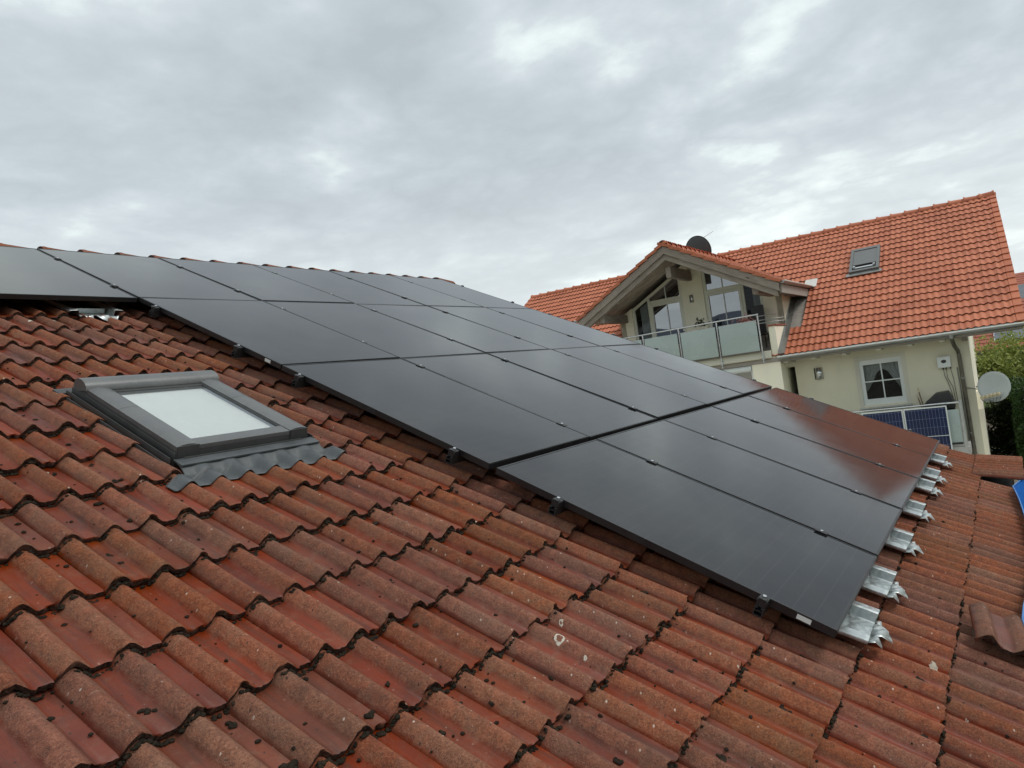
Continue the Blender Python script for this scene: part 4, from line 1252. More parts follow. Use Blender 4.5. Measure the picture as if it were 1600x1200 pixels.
# roller shutter window under the balcony
w = empty('shutter_window', parent=nh)
bm = bmesh.new(); tube(bm, [(-8.55, 0.06, -0.27 + H0), (-5.96, 0.06, -0.27 + H0)], 0.085, 14)
link('shutter_box', finish(bm, 'shutter_box', M['white'], True, 50), w)
hb('frame', -8.6, -5.93, 0.06, 0.12, -2.5, -2.42, M['white'], w); hb('frame', -5.985, -5.93, 0.058, 0.12, -2.42, -0.18, M['white'], w)
hb('pane', -8.6, -5.98, 0.08, 0.095, -2.42, -0.3, M['glass'], w)

# ---- roofs
def roof_slab(name, pts, a0, a1, axis, mat): return hp(name, pts, a0, a1, axis, mat)
th = 0.10
nroof = hp('roof', [(-0.02, -0.02 - 0.06), (RIDGE_Y, RIDGE_Z - 0.06), (2 * RIDGE_Y, -0.06), (2 * RIDGE_Y, -0.06 - th), (RIDGE_Y, RIDGE_Z - 0.06 - th), (-0.02, -0.02 - 0.06 - th)], XL + 0.04, XR - 0.04, 'x', M['greywood'])
wroof_pts = [(GEL, G_APEX - 2.86 * T2 - 0.06), (GX, G_APEX - 0.06), (GER, G_APEX - 2.86 * T2 - 0.06), (GER, G_APEX - 2.86 * T2 - 0.13), (GX, G_APEX - 0.13), (GEL, G_APEX - 2.86 * T2 - 0.13)]
wroof = hp('wing_roof', wroof_pts, GF + 0.05, 5.4, 'y', M['greywood'])

def clay_tile(name, nx=12, wd=0.30, L=0.38, h=0.030, seed=1):
    bm = bmesh.new()
    cl = bm.verts.layers.float.new('crest')
    grid = []
    for y in (0.0, L):
        row = []
        for i in range(nx + 1):
            x = 0.002 + (wd - 0.004) * i / nx
            c = 0.5 + 0.5 * math.cos(2 * math.pi * (i / nx) * 2)
            row.append(bm.verts.new((x, y, h * c - y * 0.03 / 0.34)))
        grid.append(row)
    low = [bm.verts.new((v.co.x, 0.003, v.co.z - 0.022)) for v in grid[0]]
    for i in range(nx):
        bm.faces.new((grid[0][i], grid[0][i + 1], grid[1][i + 1], grid[1][i]))
        f = bm.faces.new((low[i], low[i + 1], grid[0][i + 1], grid[0][i])); f.material_index = 1
    for i in (0, nx):
        q = bm.verts.new((grid[0][i].co.x, L, grid[1][i].co.z - 0.02))
        bm.faces.new((low[i], grid[0][i], grid[1][i], q))
    me = bpy.data.meshes.new(name); bm.to_mesh(me); bm.free()
    me.materials.append(M['clay']); me.materials.append(M['clay_edge'])
    me.polygons.foreach_set('use_smooth', [True] * len(me.polygons)); me.set_sharp_from_angle(angle=R(50))
    return me
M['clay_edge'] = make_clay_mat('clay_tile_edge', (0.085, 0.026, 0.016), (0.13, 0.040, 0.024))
ctile = clay_tile('roof_tile')
main_f = Matrix.Translation((0, 0, H0)) @ Matrix.Rotation(P1, 4, 'X')            # x right, y up slope
right_f = Matrix(((0, -math.cos(P2), math.sin(P2), GER), (1, 0, 0, 0), (0, math.sin(P2), math.cos(P2), G_APEX - 2.86 * T2 + H0), (0, 0, 0, 1)))
left_f = Matrix(((0, math.cos(P2), -math.sin(P2), GEL), (-1, 0, 0, 0), (0, math.sin(P2), math.cos(P2), G_APEX - 2.86 * T2 + H0), (0, 0, 0, 1)))
NHM = Matrix.Translation(NB) @ Matrix.Rotation(NRZ, 4, 'Z')
pieces = []
SLOPE = RIDGE_Y / math.cos(P1)
nrows = 22
for r in range(nrows):
    s0 = -0.05 + r * (SLOPE + 0.02) / nrows
    for c in range(54):
        x = XR - 0.30 * (c + 1)
        y = (s0 + 0.17) * math.cos(P1); z = (s0 + 0.17) * math.sin(P1)
        # leave out what lies inside the wing
        half = min(2.86, (G_APEX - z) / T2)
        if GEL < x + 0.15 < GER and z < G_APEX and abs(x + 0.15 - GX) < half - 0.1 and y > 1.0: continue
        if GXL + 0.1 < x + 0.15 < GXR - 0.12: 
            if z < 1.7: continue
        pieces.append((main_f @ Matrix.Translation((x, s0, 0.0)), Vector((x + 0.15, y, z)), 1.0))
wl_ = 2.86 / math.cos(P2)
for r in range(10):
    s0 = -0.04 + r * wl_ / 9.6
    if s0 > wl_ - 0.1: continue
    for c in range(22):
        yy = GF + 0.30 * c
        z = G_APEX - 2.86 * T2 + s0 * math.sin(P2)
        if yy > z / T1 + 0.25: continue
        pieces.append((right_f @ Matrix.Translation((yy, s0, 0)), Vector((GER - s0 * math.cos(P2), yy, z)), 1.2))
        pieces.append((left_f @ Matrix.Translation((-yy - 0.30, s0, 0)), Vector((GEL + s0 * math.cos(P2), yy, z)), 0.6 if c == 0 else 0.02))
order = []
for m_, p_, wgt in pieces:
    pw = NHM @ Vector((p_.x, p_.y, p_.z + H0))
    s = screen(pw)
    sz = 0
    if s and -0.02 < s[0] < 1.02: sz = wgt / s[2] ** 2
    # hidden behind our own array
    rv = ROOF.inverted() @ pw
    ci = ROOF.inverted() @ CAM_LOC
    t = (ci.z + 0.0) / (ci.z - rv.z) if rv.z < 0 else None
    order.append((sz, m_))
order.sort(key=lambda q: -q[0])
for sz, m_ in order[:285]:
    m2 = m_ @ Matrix.Rotation(R(random.uniform(-0.5, 0.5)), 4, 'Z') @ Matrix.Translation((0, random.uniform(-0.006, 0.006), random.uniform(0, 0.004)))
    o = link('roof_tile', ctile, nroof, mat=m2)
bm = bmesh.new()
bm.verts.layers.float.new('rnd')
for sz, m_ in order[285:]:
    n0 = len(bm.verts); bm.from_mesh(ctile); bm.verts.ensure_lookup_table()
    m2 = m_ @ Matrix.Rotation(R(random.uniform(-0.5, 0.5)), 4, 'Z') @ Matrix.Translation((0, random.uniform(-0.006, 0.006), random.uniform(0, 0.004)))
    rv = random.random(); rl = bm.verts.layers.float.get('rnd')
    for v in bm.verts[n0:]:
        v.co = m2 @ v.co; v[rl] = rv
me = bpy.data.meshes.new('roof_tile_field'); bm.to_mesh(me); bm.free()
me.materials.append(M['clay']); me.materials.append(M['clay_edge'])
me.polygons.foreach_set('use_smooth', [True] * len(me.polygons)); me.set_sharp_from_angle(angle=R(50))
tag(link('roof_tile_field', me, nroof), kind='stuff')
# far slope, never in view: plain tiles
hp('rear_roof', [(RIDGE_Y, RIDGE_Z), (2 * RIDGE_Y + 0.05, -0.03), (2 * RIDGE_Y + 0.05, -0.055), (RIDGE_Y, RIDGE_Z - 0.05)], XL, XR, 'x', M['clay'])
# ridge and verge tiles
crm = ridge_mesh('ridge_tile', 0.43, 0.125, 0.108, (M['clay'], M['clay_edge']), 8, 190, 1.17)
x = XL
nr = 0
while x < XR - 0.3:
    link('ridge_tile', crm, nroof, mat=Matrix.Translation((x, RIDGE_Y, RIDGE_Z + H0 - 0.05)) @ Matrix.Rotation(R(random.uniform(1.2, 2.4)), 4, 'Y'))
    x += 0.395; nr += 1
link('ridge_tile', crm, nroof, mat=Matrix.Translation((XR + 0.01, RIDGE_Y, RIDGE_Z + H0 - 0.04)) @ Matrix.Rotation(math.pi, 4, 'Z'))
y = GF - 0.03
while y < 5.3:
    link('ridge_tile', crm, wroof, mat=Matrix.Translation((GX, y, G_APEX + H0 - 0.04)) @ Matrix.Rotation(R(90), 4, 'Z') @ Matrix.Rotation(R(random.uniform(1.2, 2.4)), 4, 'Y'))
    y += 0.395
bm = bmesh.new()
bx(bm, -0.02, 0.14, 0, 0.37, -0.01, 0.028); bx(bm, 0.115, 0.14, 0, 0.37, -0.13, -0.01)
for v in bm.verts: v.co.z -= v.co.y * 0.03 / 0.34
vme = finish(bm, 'verge_tile', M['clay'])
for r in range(nrows):
    s0 = -0.05 + r * (SLOPE + 0.02) / nrows
    link('verge_tile', vme, nroof, mat=main_f @ Matrix.Translation((XR - 0.10, s0 - 0.004, 0.012)))
    if r > 8:
        link('verge_tile', vme, nroof, mat=main_f @ Matrix.Translation((XL + 0.10, s0 - 0.004, 0.012)) @ Matrix.Scale(-1, 4, (1, 0, 0)))
for fr, n_ in ((right_f, 1), (left_f, -1)):
    bm = bmesh.new()
    if n_ > 0: bx(bm, -0.02, 0.12, 0, 0.37, -0.01, 0.026); bx(bm, -0.02, 0.004, 0, 0.37, -0.045, -0.01)
    else: bx(bm, -0.12, 0.02, 0, 0.37, -0.01, 0.030); bx(bm, -0.004, 0.02, 0, 0.37, -0.045, -0.01)
    for v in bm.verts: v.co.z -= v.co.y * 0.03 / 0.34
    wv = finish(bm, 'verge_tile', M['clay'])
    for r in range(10):
        s0 = -0.04 + r * wl_ / 9.6
        if s0 < wl_ - 0.1: link('verge_tile', wv, wroof, mat=fr @ Matrix.Translation((n_ * (GF - 0.075), s0 - 0.004, 0.012)))
# snow hooks
bm = bmesh.new()
for r, off in ((3, 0.0), (4, 0.9), (5, 1.6), (7, 0.5)):
    s0 = -0.05 + r * (SLOPE + 0.02) / nrows
    x = XR - 0.9 - off
    while x > -5.0:
        bx(bm, x - 0.02, x + 0.02, s0 - 0.05, s0 + 0.02, 0.0, 0.045, mat=main_f)
        x -= 1.5 if r % 2 else 1.8
tag(link('snow_hooks', finish(bm, 'snow_hooks', M['clay']), nroof), kind='stuff')

# barge boards of the wing gable: two layers on each side
for s in (-1, 1):
    ex = GX + s * 2.84
    ez = G_APEX - 2.84 * T2
    for nm, o0, o1, ya, yb in (('upper', 0.065, 0.275, GF - 0.055, GF - 0.015), ('lower', 0.245, 0.44, GF + 0.005, GF + 0.045)):
        cut = 0.0 if nm == 'upper' else 0.06
        pts = [(GX, G_APEX - o0), (GX, G_APEX - o1), (ex - s * cut, ez - o1 + cut * T2), (ex - s * cut, ez - o0 + cut * T2)]
        bm = bmesh.new(); prism(bm, [(p[0], p[1] + H0) for p in pts], ya, yb, 'y')
        me = finish(bm, 'barge_board', M['wood'])
        uv_planar(me, lambda c, s=s: (c.x - GX) * s * 0.55 + (3 if s > 0 else 0), lambda c, s=s: c.z + abs(c.x - GX) * T2)
        link('barge_board', me, nh)
    # soffit boards along the rake, and a trimmer rafter behind the barge board
    nb = 9
    for i in range(nb):
        ya = GF + 0.07 + (GY - GF - 0.08) * i / nb; yb = ya + (GY - GF - 0.08) / nb - 0.012
        zt = -0.135 - (0.012 if i % 2 else 0)
        pts = [(GX + s * 0.01, G_APEX + zt), (GX + s * 0.01, G_APEX + zt - 0.02), (ex, ez + zt - 0.02), (ex, ez + zt)]
        bm = bmesh.new(); prism(bm, [(p[0], p[1] + H0) for p in pts], ya, yb, 'y')
        me = finish(bm, 'soffit_board', M['litwood']); uv_planar(me, lambda c, i=i: c.x * 0.5 + i * 3.1, lambda c: c.y * 0.4)
        link('soffit_board', me, nh)
    pts = [(GX + s * 0.02, G_APEX - 0.16), (GX + s * 0.02, G_APEX - 0.40), (ex - s * 0.1, ez - 0.36), (ex - s * 0.1, ez - 0.16)]
    bm = bmesh.new(); prism(bm, [(p[0], p[1] + H0) for p in pts], GF + 0.10, GF + 0.22, 'y')
    me = finish(bm, 'rafter', M['wood']); uv_planar(me, lambda c: c.x * 0.5, lambda c: c.z)
    link('rafter', me, nh)
# purlins
for (xc, zt, hgt, wd, yf) in ((GX - 0.02, 2.80, 0.30, 0.15, -0.44), (-9.86, 1.86, 0.24, 0.16, -0.42), (-5.46, 1.86, 0.24, 0.16, -0.42)):
    bm = bmesh.new(); bx(bm, xc - wd / 2, xc + wd / 2, yf, GY + 0.02, zt - hgt + H0, zt + H0); bevel(bm, 0.012, 1)
    me = finish(bm, 'purlin', M['wood'], True, 30); uv_planar(me, lambda c: c.y * 0.5, lambda c: c.z * 0.8 + c.x)
    link('purlin', me, nh)

# ---- gutters, fascia, rafter ends
def gutter(name, pts, r, mat_in, parent=None):
    """half-round trough along a straight line, open upwards"""
    a, b = Vector(pts[0]), Vector(pts[1]); a.z += H0; b.z += H0
    t = (b - a).normalized(); side = t.cross(Vector((0, 0, 1))).normalized()
    bm = bmesh.new(); rows = []
    for p in (a, b):
        row = []
        for k in range(13):
            an = math.pi * k / 12
            row.append(bm.verts.new(p + side * (r * math.cos(an)) - Vector((0, 0, 1)) * (r * math.sin(an))))
        rows.append(row)
    for k in range(12): bm.faces.new((rows[0][k], rows[0][k + 1], rows[1][k + 1], rows[1][k]))
    for row in rows: bm.faces.new(row)
    o = link(name, finish(bm, name, [M['gutter'], mat_in], True, 50), parent or nh)
    sol = o.modifiers.new('sheet', 'SOLIDIFY'); sol.thickness = 0.004
    ht('gutter_bead', [tuple(Vector(pts[0]) + side * r), tuple(Vector(pts[1]) + side * r)], 0.017, M['palezinc'], parent, 8)
    ht('gutter_bead', [tuple(Vector(pts[0]) - side * r), tuple(Vector(pts[1]) - side * r)], 0.008, M['gutterin'], parent, 8)
gutter('gutter', [(GXR - 0.02, -0.10, -0.065), (XR + 0.12, -0.10, -0.065)], 0.075, M['gutterin'])
gutter('gutter', [(XL - 0.1, -0.09, -0.03), (GXL + 0.02, -0.09, -0.03)], 0.075, M['gutterin'])
hb('eave_strip', GXR + 0.0, XR - 0.05, -0.030, -0.022, -0.10, -0.028, M['palezinc'])
hb('fascia', GXR + 0.02, XR - 0.03, 0.02, 0.06, -0.20, -0.085, M['greywood'])
hb('soffit', GXR + 0.002, XR - 0.05, 0.06, FY - 0.002, -0.14, -0.12, M['greywood'])
for x in (-5.10, -4.41, -3.69, -2.91, -2.23, -1.565):
    hb('rafter_end', x - 0.055, x + 0.055, 0.10, FY - 0.002, -0.245, -0.142, M['cap'], bev=0.008)
hb('verge_purlin', WX1 + 0.006, XR - 0.12, FY - 0.10, FY + 0.10, -0.02, 0.20, M['greywood'])
hb('verge_bracket', WX1 - 0.12, WX1 - 0.002, FY - 0.14, FY - 0.002, -0.30, -0.145, M['greywood'])
# wing eave gutters, with zinc end pieces where they meet the main roof
gutter('wing_gutter', [(GER + 0.06, GF - 0.04, G_APEX - 2.86 * T2 - 0.02), (GER + 0.06, 3.25, G_APEX - 2.86 * T2 - 0.0)], 0.062, M['gutterin'])
gutter('wing_gutter', [(GEL - 0.06, 3.25, G_APEX - 2.86 * T2 - 0.0), (GEL - 0.06, GF - 0.04, G_APEX - 2.86 * T2 - 0.02)], 0.062, M['gutterin'])
for s, ex in ((1, GER), (-1, GEL)):
    a = main_f @ Matrix.Translation((ex - 0.12 if s > 0 else ex - 0.20, 2.98 / math.cos(P1), 0.035))
    bm = bmesh.new(); bx(bm, 0, 0.34, 0, 0.50, 0, 0.035, mat=a); bevel(bm, 0.01, 1)
    link('valley_sheet', finish(bm, 'valley_sheet', M['palezinc'], True, 40), nh)
hb('wing_fascia', GER - 0.03, GER + 0.01, GF + 0.07, 3.2, G_APEX - 2.86 * T2 - 0.30, G_APEX - 2.86 * T2 - 0.09, M['greywood'])
for k in range(5):
    hb('wing_rafter_end', GER - 0.33, GER - 0.035, GF + 0.35 + k * 0.72, GF + 0.45 + k * 0.72, G_APEX - 2.86 * T2 - 0.28, G_APEX - 2.86 * T2 - 0.15, M['wood'])
# flashing strip where the wing wall cuts the main roof
bm = bmesh.new(); bx(bm, GXR + 0.002, GXR + 0.15, -0.04, 3.7, 0.035, 0.055, mat=main_f); bx(bm, GXR + 0.003, GXR + 0.015, -0.04, 3.7, 0.055, 0.13, mat=main_f)
link('wall_flashing', finish(bm, 'wall_flashing', M['gutter']), nh)
# downpipe at the right corner
ht('downpipe', [(-1.36, -0.09, -0.10), (-1.36, -0.09, -0.20), (-1.34, 0.15, -0.36), (-1.29, FY - 0.10, -0.52), (-1.28, FY - 0.07, -0.62), (-1.23, FY - 0.07, -H0 + 0.1)], 0.045, M['pipe'], None, 12)
bm = bmesh.new(); tube(bm, [(-1.36, -0.09, -0.095 + H0), (-1.36, -0.09, -0.20 + H0)], [0.075, 0.050], 12)
link('outlet_funnel', finish(bm, 'outlet_funnel', M['gutter'], True, 50), nh)
for z in (-1.15, -2.45):
    ht('pipe_clip', [(-1.275 - (z + 1.15) * -0.009, FY - 0.07, z), (-1.275 - (z + 1.15) * -0.009, FY - 0.07, z - 0.035)], 0.054, M['gutter'], None, 12)
ht('conduit', [(-1.36, FY - 0.02, -0.9), (-1.33, FY - 0.02, -2.4), (-1.33, FY - 0.02, -3.2)], 0.012, M['gutter'], None, 8)
ht('roof_log', [(-5.46, 0.30, -0.28), (-5.0, FY + 0.02, -0.26)], 0.07, M['cap'], None, 14)

# ---- main roof window
a0 = main_f
def roof_frame_window():
    s0, s1, xa, xb = 3.86, 5.36, -3.72, -2.94
    rwn = empty('roof_light', parent=nroof)
    def b(nm, x0, x1, y0, y1, z0, z1, mt):
        bm = bmesh.new(); bx(bm, x0, x1, y0, y1, z0, z1, mat=a0)
        return link(nm, finish(bm, nm, mt), rwn)
    for nm, q in (('frame_bar', (xa, xa + 0.08, s0, s1)), ('frame_bar', (xb - 0.08, xb, s0, s1)), ('frame_bar', (xa + 0.08, xb - 0.08, s1 - 0.13, s1)), ('frame_bar', (xa + 0.08, xb - 0.08, s0, s0 + 0.09))):
        b(nm, *q, -0.02, 0.10, M['wingrey'])
    b('shutter', xa + 0.085, xb - 0.085, s0 + 0.42, s1 - 0.15, 0.065, 0.085, M['wingrey'])
    b('pane', xa + 0.08, xb - 0.08, s0 + 0.09, s1 - 0.13, 0.02, 0.03, M['glass'])
    b('gap', xa + 0.082, xb - 0.082, s0 + 0.28, s0 + 0.42, 0.032, 0.05, M['dark'])
    b('shutter_bar', xa + 0.10, xb - 0.10, s0 + 0.20, s0 + 0.26, 0.05, 0.09, M['alu'])
    for xx in (xa + 0.13, xb - 0.13):
        bm = bmesh.new(); bx(bm, xx - 0.03, xx + 0.03, s0 + 0.21, s0 + 0.27, 0.09, 0.13, mat=a0)
        link('lamp_knob', finish(bm, 'lamp_knob', M['alu']), rwn)
    b('apron', xa - 0.08, xb + 0.06, s0 - 0.16, s0 - 0.002, 0.028, 0.045, M['gutter'])
roof_frame_window()

# ---- railings of the wing balcony (fixed to the house: parts)
rail = empty('balcony_railing', parent=nh)
RY = -0.16
def rr(name, pts, r, mat, seg=10): return tube_obj(name, [(x, y, z + H0) for x, y, z in pts], r, mat, rail, seg)
rr('handrail', [(GXL + 0.02, RY, 1.085), (-5.545, RY, 1.115)], 0.022, M['steel'])
for x in (-9.86, -8.80, -7.73, -6.66, -5.57):
    rr('post', [(x, RY, 1.085), (x, RY - 0.0, -0.16)], 0.021, M['steel'])
    box('post_bracket', (x - 0.04, x + 0.04, RY + 0.022, -0.121, H0 - 0.07, H0 + 0.03), M['steel'], rail)
xs = [-10.0, -8.80, -7.73, -6.66, -5.57]
for a, b in zip(xs, xs[1:]):
    box('glass_panel', (a + 0.05, b - 0.045, RY - 0.035, RY - 0.027, 0.17 + H0, 0.955 + H0), M['frost'], rail, 0.002)
    box('glass_edge', (a + 0.05, b - 0.045, RY - 0.036, RY - 0.026, 0.957 + H0, 0.969 + H0), M['steel'], rail)
    box('base_channel', (a + 0.03, b - 0.03, RY - 0.04, RY - 0.02, 0.12 + H0, 0.166 + H0), M['pipe'], rail)
for z, xe, ye in ((1.06, -5.19, 0.25), (0.95, -5.02, 0.28), (0.87, -5.02, 0.30)):
    rr('side_bar', [(-5.56, RY, z), (-5.22, -0.02, z), (xe, ye, z)], 0.013, M['gutter'], 8)

# ---- lamps on the walls
def wall_lamp(label, x, y, z0, z1, w):
    e = empty('wall_lamp', parent=nh)
    bm = bmesh.new(); n = 10; rows = []
    for z in (z0, z1):
        rows.append([bm.verts.new((x + w * math.cos(math.pi * k / n), y - w * 0.9 * math.sin(math.pi * k / n) - 0.012, z + H0)) for k in range(n + 1)])
    for k in range(n): bm.faces.new((rows[0][k], rows[0][k + 1], rows[1][k + 1], rows[1][k]))
    o = link('lamp_shade', finish(bm, 'lamp_shade', M['steel'], True), e)
    s = o.modifiers.new('sheet', 'SOLIDIFY'); s.thickness = 0.004
    box('back_plate', (x - w - 0.03, x + w, y - 0.01, y - 0.001, z0 + H0, z1 + H0), M['blackplastic'], e)
wall_lamp('', -4.42, FY, -0.79, -0.49, 0.09)
wall_lamp('', -7.685, GY, 1.87, 2.09, 0.045)

# ================================================================== 8. THINGS ON AND AROUND THE NEIGHBOUR HOUSE
def nthing(name, label, cat, loc, rz=0.0, group=None):
    e = empty(name, mat=NHM @ Matrix.Translation((loc[0], loc[1], loc[2] + H0)) @ Matrix.Rotation(rz, 4, 'Z'))
    return tag(e, label, cat, group)

# lower balcony: slab and railing are house parts
hb('lower_balcony_slab', -4.9, -1.30, -0.42, FY - 0.002, -2.86, -2.66, M['concrete'])
lr = empty('lower_railing', parent=nh)
def lrt(name, pts, r, mat): return tube_obj(name, [(x, y, z + H0) for x, y, z in pts], r, mat, lr, 10)
lrt('handrail', [(-4.9, -0.36, -1.655), (-1.40, -0.36, -1.645)], 0.022, M['steel'])
for x in (-4.85, -3.9, -2.6, -1.385): lrt('post', [(x, -0.36, -1.66), (x, -0.36, -2.9)], 0.024, M['gutterin'])
lrt('post', [(-1.375, -0.28, -1.60), (-1.375, -0.28, -3.1)], 0.035, M['gutterin'])
for a, b in ((-4.83, -3.92), (-3.88, -2.62), (-2.58, -1.42)):
    box('glass_panel', (a, b, -0.372, -0.362, -2.55 + H0, -1.80 + H0), M['frost'], lr, 0.002)
    box('base_channel', (a, b, -0.380, -0.355, -2.60 + H0, -2.552 + H0), M['blackplastic'], lr)

# blue modules hung on the railing
for i, (xa, lab) in enumerate(((-3.405, 'blue solar panel with white frame hung on the lower balcony railing, under the window'),
                               (-2.515, 'blue solar panel with white frame on the lower balcony railing, under the black barbecue'))):
    wd, hh = 0.875, 1.12
    p = nthing('balcony_solar_panel', lab, 'solar panel', (xa, -0.43, -1.68 - hh), 0, 'blue solar panels on the balcony railing')
    p.matrix_basis = p.matrix_basis @ Matrix.Rotation(R(2.5), 4, 'X')
    bm = bmesh.new()
    f = 0.026
    bx(bm, 0, f, -0.035, 0, 0, hh); bx(bm, wd - f, wd, -0.035, 0, 0, hh); bx(bm, f, wd - f, -0.035, 0, hh - f, hh); bx(bm, f, wd - f, -0.035, 0, 0, f)
    link('frame', finish(bm, 'frame', M['white']), p)
    bm = bmesh.new(); q = [bm.verts.new(c) for c in ((f, -0.030, f), (wd - f, -0.030, f), (wd - f, -0.030, hh - f), (f, -0.030, hh - f))]
    bm.faces.new(q); me = finish(bm, 'cells', M['bluepv'])
    if me.polygons[0].normal.y > 0: me.flip_normals()
    uv_planar(me, lambda c: (c.x - f) / (wd - 2 * f), lambda c: (c.z - f) / (hh - 2 * f) * 0.86)
    link('cells', me, p)
    bm = bmesh.new(); bx(bm, f, wd - f, -0.0325, -0.0305, 0.435, 0.449)
    link('middle_strip', finish(bm, 'middle_strip', M['white']), p)
    bm = bmesh.new(); bx(bm, f, wd - f, -0.028, -0.01, f, hh - f)
    link('backsheet', finish(bm, 'backsheet', M['white']), p)

# inverter box
p = nthing('inverter_box', 'small white inverter box with round black display on the cream wall', 'inverter', (-1.61, FY - 0.002, -0.87))
bm = bmesh.new(); bx(bm, -0.14, 0.14, -0.11, 0, 0, 0.27); bevel(bm, 0.025, 3)
link('case', finish(bm, 'case', M['white'], True, 50), p)
bm = bmesh.new()
bmesh.ops.create_circle(bm, cap_ends=True, segments=20, radius=1.0, matrix=Matrix.Translation((0.0, -0.1125, 0.15)) @ Matrix.Diagonal((0.055, 1, 0.042, 1)) @ Matrix.Rotation(R(90), 4, 'X'))
link('display', finish(bm, 'display', M['blackplastic']), p)
bm = bmesh.new()
for x in (-0.03, 0.03, 0.12): bx(bm, x - 0.015, x + 0.015, -0.07, -0.04, -0.045, 0.0)
link('plug', finish(bm, 'plug', M['blackplastic']), p)
for pts in ([(-0.03, -0.055, -0.04), (-0.02, -0.04, -0.2), (0.03, -0.02, -0.38), (0.07, -0.02, -0.60), (0.10, -0.02, -0.9)], [(0.03, -0.055, -0.04), (0.03, -0.03, -0.25), (0.11, -0.02, -0.48), (0.13, -0.02, -0.9)], [(0.12, -0.055, -0.04), (0.15, -0.03, -0.3), (0.17, -0.02, -0.9)]):
    tube_obj('cable', pts, 0.006, M['blackplastic'], p, 6)

# covered barbecue
p = nthing('barbecue', 'black covered barbecue standing on the lower balcony', 'barbecue', (-1.79, 0.30, -2.66), 0)
bm = bmesh.new()
prism(bm, [(-0.33, 0.85), (-0.31, 1.02), (-0.06, 1.23), (0.20, 1.25), (0.29, 1.02), (0.30, 0.85)], -0.26, 0.22, 'y'); bevel(bm, 0.03, 2)
link('lid', finish(bm, 'lid', M['blackplastic'], True, 45), p)
bm = bmesh.new(); bx(bm, -0.30, 0.28, -0.24, 0.20, 0.55, 0.84); bevel(bm, 0.02, 1)
link('firebox', finish(bm, 'firebox', M['blackplastic'], True, 45), p)
for x in (-0.26, 0.24):
    for y in (-0.2, 0.16): tube_obj('leg', [(x, y, 0.56), (x, y, 0.0)], 0.018, M['blackplastic'], p, 8)
tube_obj('handle', [(-0.22, -0.27, 1.0), (-0.22, -0.31, 1.0), (0.2, -0.31, 1.0), (0.2, -0.27, 1.0)], 0.012, M['steel'], p, 8)
for lab, pts, hd in (('long brown broom leaning on the wall behind the barbecue', [(0, 0, 0), (-0.20, 0.16, 1.38)], 'broom'), ('shorter brown mop handle crossing a broom by the barbecue', [(0.02, -0.07, 0), (-0.235, 0.10, 1.23)], 'mop')):
    p = nthing(hd, lab, hd, (-2.03, 0.40, -2.66))
    tube_obj('stick', pts, 0.014, M['stick'], p, 8)
    bm = bmesh.new(); bx(bm, -0.14, 0.14, -0.03, 0.03, 0.0, 0.07); bevel(bm, 0.01, 1)
    link('brush_head' if hd == 'broom' else 'mop_head', finish(bm, 'brush_head', M['blackplastic'], True, 40), p)
    tube_obj('grip', [tuple(Vector(pts[0]).lerp(Vector(pts[1]), 0.92)), pts[1]], 0.020, M['lnb'], p, 8)

# satellite dishes
def dish(name, label, loc, r, face, mat, lnbs, arm_pts, mast=None):
    e = nthing(name, label, 'satellite dish', loc)
    rot = Vector((0, 0, 1)).rotation_difference(Vector(face).normalized()).to_matrix().to_4x4()
    bm = bmesh.new(); rows = []
    n = 36
    for j in range(9):
        t = j / 8
        rows.append([bm.verts.new((r * t * math.cos(2 * math.pi * k / n), r * t * 1.06 * math.sin(2 * math.pi * k / n), 0.20 * r * t * t)) for k in range(n)] if j else [bm.verts.new((0, 0, 0))])
    for j in range(8):
        A, B = rows[j], rows[j + 1]
        for k in range(n):
            if j == 0: bm.faces.new((A[0], B[k], B[(k + 1) % n]))
            else: bm.faces.new((A[k], B[k], B[(k + 1) % n], A[(k + 1) % n]))
    o = link('reflector', finish(bm, 'reflector', mat, True), e, mat=rot)
    s = o.modifiers.new('sheet', 'SOLIDIFY'); s.thickness = 0.012
    rim = [tuple(rot @ Vector((r * math.cos(2 * math.pi * k / n), r * 1.06 * math.sin(2 * math.pi * k / n), 0.2 * r))) for k in range(n + 1)]
    tube_obj('rim', rim, 0.010, mat, e, 6)
    if arm_pts: tube_obj('feed_arm', arm_pts, 0.014, M['gutter'], e, 8)
    for q in lnbs:
        bm = bmesh.new(); tube(bm, [q, tuple(Vector(q) + Vector((-face[0] * 0.10 + 0.01, -face[1] * 0.10, -face[2] * 0.10 + 0.03)))], [0.046, 0.036], 12)
        link('feed_horn', finish(bm, 'feed_horn', M['lnb'], True, 50), e)
    if mast: tube_obj('mast', mast, 0.022, M['gutter'], e, 8)
    return e
d1 = dish('satellite_dish', 'dark grey satellite dish behind the orange wing roof, with a thin antenna rod', (-8.02, 3.4, 3.64), 0.455, (0.22, 1.0, 0.25), M['greydish'], [], None, [(0.0, 0.12, -0.05), (0.0, 0.12, -0.7)])
tube_obj('antenna_rod', [(0.05, 0.1, 0.36), (0.30, 0.12, 0.43), (0.58, 0.1, 0.53)], 0.006, M['gutter'], d1, 6)
d2 = dish('satellite_dish', 'large pale satellite dish with cluster of feed horns on the house corner', (-0.675, 0.32, -1.43), 0.325, (-0.30, -1.0, 0.18), M['whitedish'],
          [(-0.27 + 0.075 * i, -0.30 + 0.012 * i, -0.205 + 0.012 * i) for i in range(5)], [(-0.10, -0.02, -0.32), (-0.15, -0.28, -0.29), (-0.28, -0.30, -0.26), (0.06, -0.30, -0.20)], [(0.05, 0.10, 0.0), (-0.36, 0.36, 0.02)])
tube_obj('wall_arm', [(-0.54, 0.28, 0.02), (-0.33, 0.06, -0.02), (-0.05, 0.05, 0.0)], 0.014, M['gutter'], d2, 8)
